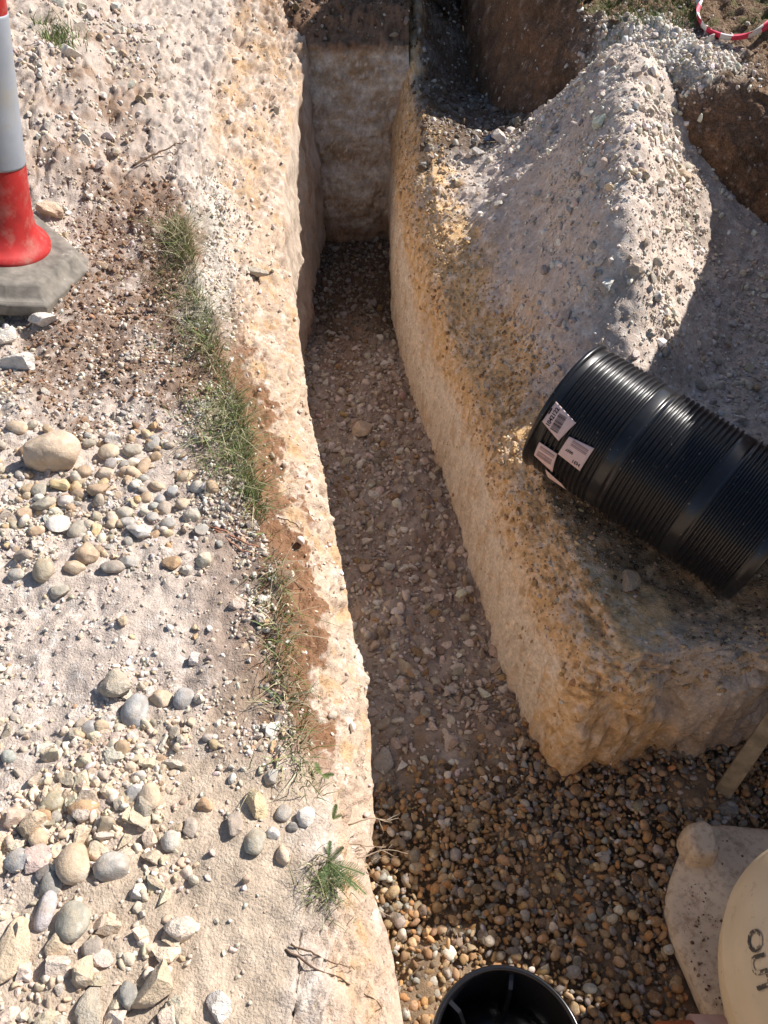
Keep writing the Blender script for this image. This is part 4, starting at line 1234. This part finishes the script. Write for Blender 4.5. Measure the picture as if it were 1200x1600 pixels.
def quad_fn(c):
    """c: four (a, theta) corners in order 00,10,11,01"""
    def f(u_, w_, rr):
        a = (c[0][0] * (1 - u_) + c[1][0] * u_) * (1 - w_) + (c[3][0] * (1 - u_) + c[2][0] * u_) * w_
        th = (c[0][1] * (1 - u_) + c[1][1] * u_) * (1 - w_) + (c[3][1] * (1 - u_) + c[2][1] * u_) * w_
        return cyl(a, th, rr)
    return f
RL = R0 + .0118
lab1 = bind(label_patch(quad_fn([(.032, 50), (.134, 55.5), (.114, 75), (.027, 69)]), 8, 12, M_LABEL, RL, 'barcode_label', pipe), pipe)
lab1['label'] = 'paper label with a barcode and the number 1042122, bounced light painted pink'
lab2_c = [(.140, 67), (.238, 64), (.234, 87), (.135, 85)]
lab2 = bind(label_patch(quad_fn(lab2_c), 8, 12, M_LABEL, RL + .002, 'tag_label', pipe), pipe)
lab2['label'] = 'tag label marked H31, bounced light painted pink'
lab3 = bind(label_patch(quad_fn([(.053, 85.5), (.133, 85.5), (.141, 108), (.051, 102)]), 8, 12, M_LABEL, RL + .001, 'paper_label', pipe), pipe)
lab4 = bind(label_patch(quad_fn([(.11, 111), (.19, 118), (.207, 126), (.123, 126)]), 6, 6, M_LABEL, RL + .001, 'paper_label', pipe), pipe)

def wrap_text(txt, size, a0, th0, flip, rr, parent, mat, name='lettering'):
    V, Fc = text_verts(txt, size)
    out = []
    for v in V:
        if not flip:      # reads up round the pipe, letter tops towards the far end
            a = a0 - v.y; th = th0 - math.degrees(v.x / rr)
        else:             # reads towards the far end, upside down
            a = a0 - v.x; th = th0 + math.degrees(v.y / rr)
        out.append(cyl(a, th, rr))
    o = mesh_obj(name, out, Fc, mat, smooth_=False)
    o.parent = parent
    return o
def bars(parent, a0, a1, th0, th1, n_, rr, seed, mat, along=True, name='barcode'):
    r_ = random.Random(seed)
    V, Fc = [], []
    t0 = th0
    step = (th1 - th0) / n_
    for k in range(n_):
        w_ = step * r_.choice((.3, .45, .7))
        for q in range(1):
            i = len(V)
            if along:
                V += [cyl(a0, t0, rr), cyl(a1, t0, rr), cyl(a1, t0 + w_, rr), cyl(a0, t0 + w_, rr)]
            else:
                aa = a0 + (a1 - a0) * k / n_; bb = aa + (a1 - a0) / n_ * .45
                V += [cyl(aa, th0, rr), cyl(bb, th0, rr), cyl(bb, th1 - r_.random() * 4, rr), cyl(aa, th1 - r_.random() * 4, rr)]
            Fc.append((i, i + 1, i + 2, i + 3))
        t0 += step
    o = mesh_obj(name, V, Fc, mat, smooth_=False)
    o.parent = parent
    return o
wrap_text('1042122', .0215, .052, 61.5, False, RL + .0016, lab1, M_INK)
bars(lab1, .066, .098, 56, 70.5, 26, RL + .0016, 4, M_INK)
bars(lab1, .031, .036, 56, 67, 1, RL + .0016, 9, M_INK, name='printed_strip')
wrap_text('H31', .020, .208, 82.5, True, RL + .0036, lab2, M_INK)
wrap_text('0037', .015, .168, 77, True, RL + .0036, lab2, M_INK)
bars(lab2, .16, .225, 67.5, 73, 4, RL + .0036, 5, M_INK2, name='small_print')
bars(lab3, .062, .128, 88, 92, 3, RL + .0026, 6, M_INK2, name='small_print')
bars(lab3, .060, .125, 94, 101, 5, RL + .0026, 7, M_INK2, name='small_print')

# ------------------------------------------------------------------ traffic cone
M_RED = plain_mat('red_plastic', (.42, .028, .026), rough=.6, spec=.3, mottle=.2, scale=14, dirt=(.42, .20, .16), dirt_scale=11, dirt_lo=.48, dirt_hi=.78)
M_SLEEVE = plain_mat('reflective_sleeve', (.30, .325, .37), rough=.5, spec=.4, mottle=.12, scale=9, dirt=(.34, .31, .26), dirt_scale=8, dirt_lo=.48, dirt_hi=.75)
M_RUBBER = plain_mat('dusty_rubber', (.195, .175, .15), rough=.8, spec=.15, mottle=.35, scale=22, bump=.002, dirt=(.50, .46, .40), dirt_scale=13, dirt_lo=.60, dirt_hi=.72)
cx, cy = -1.625, 2.96
cz = max(ground(cx + .33, cy)[0].z, ground(cx + .2, cy - .3)[0].z, .05) + .01
cone = empty('traffic_cone', (cx, cy, cz + .045), (0, R(16), 0))
props(cone, 'tall red traffic cone with a dirty white reflective sleeve on a dusty base', 'traffic cone')
half = [(.155, -.35), (.285, -.295), (.35, .055), (.325, .13), (.06, .36), (-.08, .37)]
oct_ = half + [(-x, -y) for x, y in half]
oct_ = sorted(oct_, key=lambda q: math.atan2(q[1], q[0]))
V, Fc = [], []
lv = [(0, .97), (.012, 1.0), (.052, 1.0), (.062, .965), (.066, .93), (.098, .86), (.108, .84), (.112, .80)]
for z_, sc_ in lv:
    for x, y in oct_: V.append((x * sc_, y * sc_, z_))
n_ = len(oct_)
for i in range(len(lv) - 1):
    for k in range(n_):
        k2 = (k + 1) % n_
        Fc.append((i * n_ + k, i * n_ + k2, (i + 1) * n_ + k2, (i + 1) * n_ + k))
Fc.append(tuple((len(lv) - 1) * n_ + k for k in range(n_)))
Fc.append(tuple(range(n_ - 1, -1, -1)))
o = mesh_obj('base', V, Fc, M_RUBBER, cone, smooth_=False)
bevel(o, .006)
V, Fc = lathe([(.20, .100), (.205, .112), (.204, .128), (.185, .140), (.163, .160), (.148, .20), (.138, .26), (.130, .36), (.1245, .44), (.1225, .465)], 64)
mesh_obj('cone_body', V, Fc, M_RED, cone)
V, Fc = lathe([(.120, .452), (.1255, .454), (.1255, .462), (.120, .50), (.0945, .95), (.0935, .957), (.090, .957)], 64)
o = mesh_obj('reflective_sleeve', V, Fc, M_SLEEVE, cone)
V, Fc = lathe([(.090, .95), (.0915, .96), (.078, 1.13), (.075, 1.16), (.069, 1.168), (.069, 1.20), (.05, 1.205), (.001, 1.205)], 48)
mesh_obj('cone_top', V, Fc, M_RED, cone)

# ------------------------------------------------------------------ cream tank with foot, lug and outlet
M_CREAM = plain_mat('cream_plastic', (.70, .59, .41), rough=.62, spec=.3, mottle=.08, scale=7, dirt=(.36, .26, .16), dirt_scale=26, dirt_lo=.60, dirt_hi=.78)
M_FOOT = plain_mat('dirty_cream_plastic', (.72, .60, .45), rough=.7, spec=.2, mottle=.15, scale=6, dirt=(.38, .26, .17), dirt_scale=34, dirt_lo=.48, dirt_hi=.72)
TX, TY = 1.30, .462
tank = empty('plastic_tank', (TX, TY, FLOOR))
props(tank, 'bulbous cream plastic tank with black lettering standing in the gravel pit', 'tank')
RT, ZC = .412, .585
pf = [(.02, .10), (.18, .11), (.30, .20)]
for k in range(45):
    a = R(-50 + k * 2.8)
    bump_ = .006 if k in (17, 18) else (.0035 if k in (33, 34) else 0)
    pf.append(((RT + bump_) * math.cos(a), ZC + (RT + bump_) * math.sin(a) * 1.02))
rn = .19
pf += [(rn, 1.0), (rn, 1.35), (rn + .02, 1.36), (rn + .02, 1.40), (rn - .02, 1.40), (rn - .02, 1.1)]
pf = [q for i, q in enumerate(pf)]
V, Fc = lathe(pf, 96)
mesh_obj('tank_body', V, Fc, M_CREAM, tank)
# wide foot plate with an uneven rim, partly covered by gravel
fc_ = (1.35 - TX, .74 - TY)
V = []; segf = 96
for rr, z_ in ((.02, .060), (.20, .058), (.30, .053), (.36, .047), (.385, .041), (.398, .030), (.40, -.02)):
    for k in range(segf):
        an = 2 * math.pi * k / segf
        q = rr * (1 + .035 * math.sin(3 * an + 1) + .02 * math.sin(7 * an)) if rr > .1 else rr
        V.append((fc_[0] + q * math.cos(an) * .98, fc_[1] + q * math.sin(an), z_ + .004 * math.sin(5 * an + rr * 9)))
Fc = [(i * segf + k, i * segf + (k + 1) % segf, (i + 1) * segf + (k + 1) % segf, (i + 1) * segf + k) for i in range(6) for k in range(segf)]
Fc = [f[::-1] for f in Fc] + [tuple(range(segf))]
mesh_obj('foot_plate', V, Fc, M_FOOT, tank)
# lug on the foot rim
V, Fc = [], []
lv = [(0, 1.0), (.06, .98), (.10, .88), (.115, .70)]
pl = [(-.055, -.06), (-.03, -.075), (.035, -.07), (.055, -.045), (.06, .05), (.03, .075), (-.035, .06), (-.06, .02)]
for z_, q in lv:
    for x, y in pl: V.append((1.125 - TX + x * q, 1.045 - TY + y * q, .02 + z_))
for i in range(3):
    for k in range(8):
        Fc.append((i * 8 + k, i * 8 + (k + 1) % 8, (i + 1) * 8 + (k + 1) % 8, (i + 1) * 8 + k))
Fc.append(tuple(24 + k for k in range(8)))
o = mesh_obj('lug', V, Fc, M_FOOT, tank, smooth_=True)
bevel(o, .008, 3)
rf = np.random.default_rng(71)
q = np.c_[1.35 + rf.normal(-.22, .12, 420), .74 + rf.normal(0, .22, 420)]
q = q[((q[:, 0] - 1.35) ** 2 + (q[:, 1] - .74) ** 2 < .37 ** 2)]
p = np.c_[q, np.full(len(q), FLOOR + .052)]
stuff('mud_crumbs', 'chalk', 1, p, np.tile([0, 0, 1.], (len(p), 1)), .0015 + .0055 * rf.random(len(p)) ** 3, pick([(.22, .13, .08), (.30, .2, .13), (.16, .10, .07)], [3, 2, 2], len(p), 72), M_STONE, 'brown mud crumbs speckling the foot of the cream tank', 'mud', 73, .2)
# lettering on the tank flank, running down
V, Fc = text_verts('OUT', .070)
out = []
for v in V:
    la = R(20) + v.y / RT
    lo = R(172.5) + v.x / (RT * .94)
    rr = RT + .003
    out.append((rr * math.cos(la) * math.cos(lo), rr * math.cos(la) * math.sin(lo), ZC + rr * 1.02 * math.sin(la)))
mesh_obj('lettering', out, Fc, plain_mat('worn_ink', (.10, .09, .075), rough=.7, spec=.1, dirt=(.62, .52, .37), dirt_scale=40, dirt_lo=.50, dirt_hi=.56), tank, smooth_=False)
# outlet stub and terracotta drain pipe
M_TERRA = plain_mat('terracotta_plastic', (.42, .13, .055), rough=.45, spec=.35, mottle=.1, scale=20)
M_PINK = plain_mat('pale_collar', (.52, .36, .33), rough=.5, spec=.3, mottle=.1, scale=20)
pA = Vector((TX - .33, TY - .02, FLOOR + .16))
V, Fc = tube_mesh([pA + Vector((.1, 0, 0)), pA, pA - Vector((.06, 0, 0))], [.07, .07, .072], 32)
V = [v - Vector((TX, TY, FLOOR)) for v in V]
mesh_obj('outlet_collar', V, Fc, M_PINK, tank)
dpipe_z = FLOOR + .16
V, Fc = tube_mesh([(pA.x - .03, TY - .02, dpipe_z), (pA.x - .16, TY - .025, dpipe_z), (pA.x - .165, TY - .025, dpipe_z)], [.058, .058, .056], 32)
o = mesh_obj('drain_pipe', V, Fc, M_TERRA)
props(o, 'short terracotta orange drain pipe plugged into the cream tank at the bottom edge', 'drain pipe')

# ------------------------------------------------------------------ black chamber in the gravel
ch = empty('drain_chamber', (.328, .378, FLOOR))
props(ch, 'open round black plastic drain chamber standing in the pit gravel', 'drain chamber')
V, Fc = lathe([(.18, .0), (.192, .06), (.197, .36), (.206, .375), (.208, .40), (.202, .408), (.194, .404), (.191, .39), (.187, .12), (.165, .06), (.08, .05), (.001, .05)], 80)
mesh_obj('chamber_wall', V, Fc, M_BLACK2, ch)
for k in range(6):
    an = R(60 * k + 20)
    c_, s__ = math.cos(an), math.sin(an)
    P_ = [(.190, .385), (.155, .375), (.120, .25), (.10, .06), (.184, .06)]
    V = []
    for w_ in (-.006, .006):
        for rr, z_ in P_:
            V.append((rr * c_ - w_ * s__, rr * s__ + w_ * c_, z_))
    Fc = [(4, 3, 2, 1, 0), (5, 6, 7, 8, 9)] + [(i, (i + 1) % 5, 5 + (i + 1) % 5, 5 + i) for i in range(5)]
    mesh_obj('rib', V, Fc, M_BLACK2, ch, smooth_=False)
for k, (x, y, c) in enumerate([(.31, .40, (.30, .14, .07)), (.315, .365, (.40, .25, .15))]):
    stone('gravel_pebble', 'pebble', 3 + k, (x, y, FLOOR + .062), np.eye(3), .014, c, ['red brown pebble fallen into the black drain chamber, upper one', 'tan brown pebble fallen into the black drain chamber, lower one'][k], 'pebble')

# ------------------------------------------------------------------ wooden stake
M_WOOD = plain_mat('weathered_wood', (.34, .28, .19), rough=.85, spec=.15, mottle=.25, scale=26, bump=.002, dirt=(.18, .13, .08), dirt_scale=10, dirt_lo=.52, dirt_hi=.72)
s0 = Vector((1.305, 1.265, FLOOR - .03)); s1 = Vector((1.47, 1.445, -.52)); s2 = s0 + (s1 - s0) * 2.05
td = (s2 - s0).normalized(); wd = Vector((.82, -.55, 0)); wd = (wd - td * wd.dot(td)).normalized(); nd_ = td.cross(wd)
V = []
for i in range(13):
    p = s0.lerp(s2, i / 12)
    wv = 1 + .03 * math.sin(i * 1.7)
    for a, b in ((-1, -1), (1, -1), (1, 1), (-1, 1)):
        V.append(p + wd * a * .030 * wv + nd_ * b * .012)
Fc = [(i * 4 + k, i * 4 + (k + 1) % 4, (i + 1) * 4 + (k + 1) % 4, (i + 1) * 4 + k) for i in range(12) for k in range(4)] + [(3, 2, 1, 0), (48, 49, 50, 51)]
o = mesh_obj('wooden_stake', V, Fc, M_WOOD, smooth_=False)
bevel(o, .003)
props(o, 'weathered wooden stake leaning on the right bank of the pit', 'stake')

# ------------------------------------------------------------------ barrier tape
M_TR = plain_mat('tape_red', (.72, .05, .11), rough=.4, spec=.4, mottle=.04)
M_TW = plain_mat('tape_white', (.80, .76, .74), rough=.4, spec=.4, mottle=.04)
def tape(pts, width, label, seed):
    pts = np.array(pts, float)
    s = np.concatenate([[0], np.cumsum(np.linalg.norm(np.diff(pts, axis=0), axis=1))])
    n_ = int(s[-1] / .02) + 2
    q = np.linspace(0, s[-1], n_)
    L_ = np.stack([spline(s, pts[:, k], q, 40) for k in range(3)], 1)
    r_ = np.random.default_rng(seed)
    V, Fc, mi = [], [], []
    m_ = 6
    for i in range(n_):
        tw = .9 * math.sin(q[i] * 3.1 + seed)
        tdir = L_[min(i + 1, n_ - 1)] - L_[max(i - 1, 0)]; tdir /= np.linalg.norm(tdir)
        up = np.array([0, 0, 1.]) - tdir * tdir[2]; up /= np.linalg.norm(up)
        sd = np.cross(tdir, up)
        wv = up * math.cos(tw) + sd * math.sin(tw)
        nv = np.cross(tdir, wv)
        for k in range(m_ + 1):
            f = k / m_ - .5
            V.append(L_[i] + wv * f * width + nv * .010 * math.sin(f * 9 + q[i] * 11))
    for i in range(n_ - 1):
        for k in range(m_):
            a = i * (m_ + 1) + k
            Fc.append((a, a + 1, a + m_ + 2, a + m_ + 1))
            mi.append(int(((q[i] + (k / m_) * width * .35) % .20) > .115))
    o = mesh_obj('barrier_tape', V, Fc, M_TR)
    o.data.materials.append(M_TW)
    o.data.polygons.foreach_set('material_index', mi)
    so = o.modifiers.new('thick', 'SOLIDIFY'); so.thickness = .0006
    props(o, label, 'barrier tape')
tape([(2.35, 6.6, .86), (2.03, 5.75, .62), (1.93, 5.4, .575), (1.85, 5.2, .565), (1.835, 5.04, .54), (1.825, 4.87, .54), (1.90, 4.84, .515), (2.0, 4.85, .51), (2.12, 4.9, .545), (2.26, 5.0, .60), (2.55, 5.3, .72), (3.0, 5.8, .92)], .062, 'red and white barrier tape sagging to the ground at the top right', 2)

# ------------------------------------------------------------------ grass, plants and roots
M_GRASS, tg, bgp = new_mat('grass_blades')
a_ = nd(tg, 'ShaderNodeAttribute', attribute_name='col')
tg.links.new(a_.outputs['Color'], bgp.inputs['Base Color'])
bgp.inputs['Roughness'].default_value = .6
bgp.inputs['Specular IOR Level'].default_value = .25
def blades(name, bases, lengths, leans, cols, width, label, cat, kind='stuff', seed=1):
    r_ = np.random.default_rng(seed)
    n_ = len(bases)
    az = r_.uniform(0, 2 * math.pi, n_)
    side = np.stack([np.cos(az), np.sin(az), np.zeros(n_)], 1)
    V = np.zeros((n_, 7, 3)); ts = (0, .38, .72, 1)
    for k, t_ in enumerate(ts):
        c_ = bases + np.array([0, 0, 1]) * (lengths * (t_ - .30 * t_ * t_))[:, None] + leans * (lengths * t_ ** 1.8)[:, None]
        w_ = width * (1 - t_) ** .6
        if k < 3:
            V[:, 2 * k] = c_ - side * w_; V[:, 2 * k + 1] = c_ + side * w_
        else:
            V[:, 6] = c_
    o_ = (np.arange(n_) * 7)[:, None]
    tri = np.array([[0, 1, 3], [0, 3, 2], [2, 3, 5], [2, 5, 4], [4, 5, 6]])
    Fc = (tri[None] + o_[:, :, None]).reshape(-1, 3)
    o = mesh_obj(name, V.reshape(-1, 3), Fc, M_GRASS, col=np.repeat(cols, 7, 0), smooth_=False)
    props(o, label, cat, kind=kind)
    return o
GREENS = [(.17, .225, .07), (.23, .27, .10), (.11, .15, .05), (.52, .45, .30), (.38, .34, .19)]
r = np.random.default_rng(301)
tufts = [(1.70, .10, 340, .030, .10), (1.85, .14, 520, .055, .105), (2.02, .12, 520, .06, .105), (2.18, .10, 320, .05, .10), (1.95, .22, 300, .09, .07),
         (2.45, .12, 260, .06, .09), (2.62, .15, 400, .06, .10), (2.85, .14, 360, .07, .09), (2.75, .2, 220, .10, .05),
         (3.2, .10, 420, .05, .13), (3.32, .09, 420, .05, .13), (3.05, .1, 160, .09, .07), (2.9, .3, 260, .16, .045), (2.5, .3, 160, .14, .04), (1.35, .10, 200, .025, .07), (1.2, .10, 200, .03, .07), (1.08, .10, 240, .03, .08), (.93, .10, 200, .03, .07), (.80, .06, 160, .035, .07)]
bs, ln, le, cs = [], [], [], []
for k, (ty, sy, n_, sx, l_) in enumerate(tufts):
    for _ in range(int(n_ * .7)):
        y = r.normal(ty, sy * .75); x = np.interp(y, EDG_Y, EDG_X) - abs(r.normal(0, sx * 1.35)) + .02
        bs.append((x, y)); ln.append(l_ * r.uniform(.4, 1.15))
        le.append((r.normal(.4, .75), r.normal(-.25, .7), 0))
        w_ = [3, 2, 3, 2, 2] if k < 9 else [1.5, 1, 2, 4, 2.5]
        cs.append(np.array(GREENS)[r.choice(5, p=np.array(w_) / sum(w_))] * r.uniform(.75, 1.25))
bz = np.array([(x, y, ground(x, y)[0].z - .004) for x, y in bs])
blades('turf_grass', bz, np.array(ln), np.array(le), np.array(cs), .0017, 'fringe of short grass along the edge of the left trench face', 'grass', seed=302)
# far grass on the upper ground
q = []
for _ in range(5200):
    x = r.uniform(1.3, 3.2); y = r.uniform(5.05, 6.9)
    if fbm(np.array([[x, y, 0.]]), 2.2, 3, .5, 95)[0] + .35 * (y - 5.4) > .0: q.append((x, y, ground(x, y)[0].z - .004))
q = np.array(q)
blades('field_grass', q, r.uniform(.03, .085, len(q)), r.normal(0, .4, (len(q), 3)) * np.array([1, 1, 0]), np.array([(.10, .17, .035), (.15, .21, .05), (.08, .12, .03)])[r.integers(0, 3, len(q))] * r.uniform(.7, 1.2, (len(q), 1)), .003, 'bright green grass on the upper ground beyond the topsoil bank', 'grass', seed=303)
# green tuft up on the heap
bs = [(r.normal(-1.72, .05), r.normal(4.55, .06)) for _ in range(220)]
bz = np.array([(x, y, ground(x, y)[0].z - .004) for x, y in bs])
blades('grass_tuft', bz, r.uniform(.04, .10, len(bz)), r.normal(0, .5, (len(bz), 3)) * np.array([1, 1, 0]), np.array(GREENS[:3])[r.integers(0, 3, len(bz))], .003, 'small lone grass tuft up on the chalk heap', 'grass tuft', 'stuff', 304)

def frond(base, direction, length, parent, green, seed):
    r_ = random.Random(seed)
    V, Fc, C = [], [], []
    d_ = Vector(direction).normalized()
    sd = d_.cross(Vector((0, 0, 1))).normalized()
    n_ = 17
    pts = []
    for i in range(n_ + 1):
        t_ = i / n_
        pts.append(Vector(base) + d_ * length * t_ + Vector((0, 0, .10 * length * math.sin(t_ * 2.6) - .1 * length * t_)))
    for i in range(n_):
        a = len(V)
        w_ = .0012
        V += [pts[i] - sd * w_, pts[i] + sd * w_, pts[i + 1] + sd * w_, pts[i + 1] - sd * w_]; Fc.append((a, a + 1, a + 2, a + 3))
        t_ = i / n_
        ll = length * .15 * math.sin(math.pi * (t_ * .88 + .1)) + .002
        for s__ in (-1, 1):
            for rep_ in (0, 1):
                tip = pts[i] + (sd * s__ * ll + d_ * ll * (.35 + .3 * rep_) + Vector((0, 0, r_.uniform(.0, .35) * ll)))
                b0 = pts[i] + d_ * length / n_ * .5 * rep_
                a = len(V)
                V += [b0 - d_ * .0008, b0 + d_ * .0008, tip.lerp(b0, .35) + d_ * .0007, tip]; Fc.append((a, a + 1, a + 2, a + 3))
    o = mesh_obj('frond', V, Fc, M_GRASS, None, col=np.tile(np.array(green) * r_.uniform(.8, 1.25), (len(V), 1)), smooth_=False)
    o.parent = parent; o.matrix_parent_inverse = Matrix.Translation(-Vector(parent.location))
def yarrow(x, y, specs, label):
    g_, _ = ground(x, y)
    e_ = empty('feathery_plant', g_)
    props(e_, label, 'plant')
    for k, (dx, dy, dz, l_, br) in enumerate(specs):
        frond(g_ + Vector((0, 0, .006)), (dx, dy, dz), l_, e_, (.11 * br, .16 * br, .06 * br), k + int(x * 100))
yarrow(-.118, .585, [(.7, -.6, .3, .115, 1), (.8, -.35, .4, .095, 1.1), (.5, -.8, .2, .07, .9), (.1, .9, .5, .045, 1.1), (-.4, -.9, .4, .05, .9), (.7, .5, .6, .05, 1.1), (-.1, -.9, .5, .06, 1), (.8, -.7, .15, .085, .85)], 'feathery green plant at the turf edge above the hanging roots')
yarrow(-.15, .81, [(.5, -.5, .8, .045, 2.0), (.9, -.2, .6, .04, 1.8), (-.3, .4, .8, .04, 1.6)], 'small bright green sprig at the turf edge above the near stone row')
yarrow(-.115, .70, [(.5, -.2, .9, .045, 2.2), (.2, .6, .7, .035, 1.8)], 'tiny bright green leaf sprout between the sprig and the feathery plant')
bs = [(r.normal(-.125, .02), r.normal(.545, .025)) for _ in range(260)]
bz = np.array([(x, y, ground(x, y)[0].z - .004) for x, y in bs])
blades('grass_tuft', bz, r.uniform(.025, .07, len(bz)), r.normal(0, .6, (len(bz), 3)) * np.array([1, 1, 0]) + np.array([.2, -.3, 0]), np.array(GREENS)[r.integers(0, 5, len(bz))], .0011, 'dry grass tuft at the foot of the feathery plant', 'grass tuft', 'stuff', 305)

M_ROOT = plain_mat('dry_root', (.40, .31, .22), rough=.9, spec=.1, mottle=.2, scale=60)
M_TWIG = plain_mat('dark_twig', (.12, .075, .05), rough=.9, spec=.1, mottle=.2, scale=60)
M_RROOT = plain_mat('red_root', (.36, .16, .10), rough=.8, spec=.15, mottle=.2, scale=60)
def root(p0, heading, length, rad_, mat, label, seed, branches=2, droop=.25, wig=.35, name='root', cat='root'):
    r_ = random.Random(seed)
    def path(p, d_, L_, n_=12):
        out = [Vector(p)]
        d_ = Vector(d_).normalized()
        for i in range(n_):
            d_ = (d_ + Vector((r_.uniform(-wig, wig), r_.uniform(-wig, wig), r_.uniform(-wig, wig) - droop * .2))).normalized()
            out.append(out[-1] + d_ * L_ / n_)
        return out
    main = path(p0, heading, length)
    rr = [rad_ * (1 - .75 * i / 12) for i in range(13)]
    V, Fc = tube_mesh(main, rr, 5)
    for b in range(branches):
        i = r_.randint(3, 9)
        d_ = (main[i + 1] - main[i]).normalized() + Vector((r_.uniform(-.8, .8), r_.uniform(-.8, .8), r_.uniform(-.6, .5)))
        br = path(main[i], d_, length * r_.uniform(.25, .5), 8)
        v_, f_ = tube_mesh(br, [rad_ * .55 * (1 - .8 * k / 8) for k in range(9)], 5)
        o_ = len(V); V += v_; Fc += [tuple(k + o_ for k in f) for f in f_]
    o = mesh_obj(name, V, Fc, mat)
    props(o, label, cat)
    return o
for k, (z_, y_, hx, hy, hz, l_, lab) in enumerate([
        (-.22, .735, 1, .25, .15, .13, 'topmost pale root arching out of the left bank over the pit'),
        (-.25, .70, 1, .05, .0, .10, 'thin pale root below the topmost one on the left bank'),
        (-.24, .668, 1, .12, .02, .15, 'straight pale root, longest of those hanging over the pit gravel'),
        (-.26, .655, 1, -.3, -.25, .13, 'drooping pale root below the longest straight one'),
        (-.25, .62, .9, -.6, -.2, .15, 'forked pale root trailing down beside the feathery plant'),
        (-.24, .56, 1, -.2, -.3, .07, 'short pale root stub at the bank edge below the feathery plant'),
        (-.22, .40, 1, .0, -.2, .08, 'fine pale root on the bank edge near the black drain chamber'),
        (-.22, .35, 1, -.3, -.3, .07, 'fine pale root at the bottom of the bank edge')]):
    x_ = float(np.interp(y_, LIP_Y, LIP_X)) - .035
    root((x_, y_, z_ + .02), (hx, hy, hz), l_, .0022, M_ROOT, lab, 400 + k, 3, .25, .28)
def surf_twig(pts, rad_, mat, label, name='root', cat='root', lift=.006):
    P_ = []
    for i, (x, y) in enumerate(pts):
        g_, n_ = ground(x, y)
        P_.append(g_ + n_ * lift)
    s = np.linspace(0, 1, len(P_)); q_ = np.linspace(0, 1, 16)
    arr = np.array([tuple(p) for p in P_])
    P_ = np.stack([np.interp(q_, s, arr[:, k]) for k in range(3)], 1)
    P_ += np.random.default_rng(len(label)).normal(size=P_.shape) * rad_ * .8
    V, Fc = tube_mesh([tuple(p) for p in P_], [rad_ * (1 - .6 * i / 15) for i in range(16)], 5)
    o = mesh_obj(name, V, Fc, mat)
    props(o, label, cat)
surf_twig([(-1.23, 3.80), (-1.13, 3.95), (-1.02, 4.12)], .006, M_TWIG, 'dark bare twig lying across the heap right of the grass', 'twig', 'twig', .03)
surf_twig([(-.52, 1.55), (-.44, 1.50), (-.36, 1.46), (-.28, 1.45)], .0035, M_RROOT, 'long red root crossing the turf edge beside the cobbles')
surf_twig([(-.50, 1.53), (-.42, 1.46), (-.34, 1.43)], .003, M_RROOT, 'shorter red root just below the long one')
surf_twig([(-.35, 1.72), (-.29, 1.70), (-.24, 1.715)], .0025, M_TWIG, 'thin dark root curling out of the red soil band')
surf_twig([(-.30, 1.38), (-.25, 1.37), (-.21, 1.375)], .003, M_TWIG, 'dark root poking from the soil band below the red roots')
surf_twig([(-.25, .98), (-.22, .975), (-.17, .985)], .0035, M_ROOT, 'short brown twig end sticking out of the near trench face')
surf_twig([(-.19, .42), (-.13, .39), (-.06, .375), (.0, .35)], .0025, M_TWIG, 'thin dark root lying on the pale soil near the bottom edge')
surf_twig([(-.18, .43), (-.12, .41), (-.06, .405)], .002, M_TWIG, 'second fine dark root just above the one near the bottom edge')
# dark piece standing in for the shade of a hollow on the far bench
loc, _ = ground(.66, 4.78)
V = [(-.06, -.02, .02), (.015, -.03, .03), (.06, .015, .03), (.02, .04, .05), (-.04, .03, .03)]
V = V + [(x, y, z - .01) for x, y, z in V]
Fc = [(0, 1, 2, 3, 4), (9, 8, 7, 6, 5)] + [(i, 5 + i, 5 + (i + 1) % 5, (i + 1) % 5) for i in range(5)]
o = mesh_obj('hollow_shade_patch', [(loc.x + x, loc.y + y, loc.z + z) for x, y, z in V], Fc, plain_mat('hollow_shade', (.02, .03, .055), rough=.4), smooth_=False)
props(o, 'dark blue patch painted as the shade of a hollow on the far bench', 'plastic scrap')
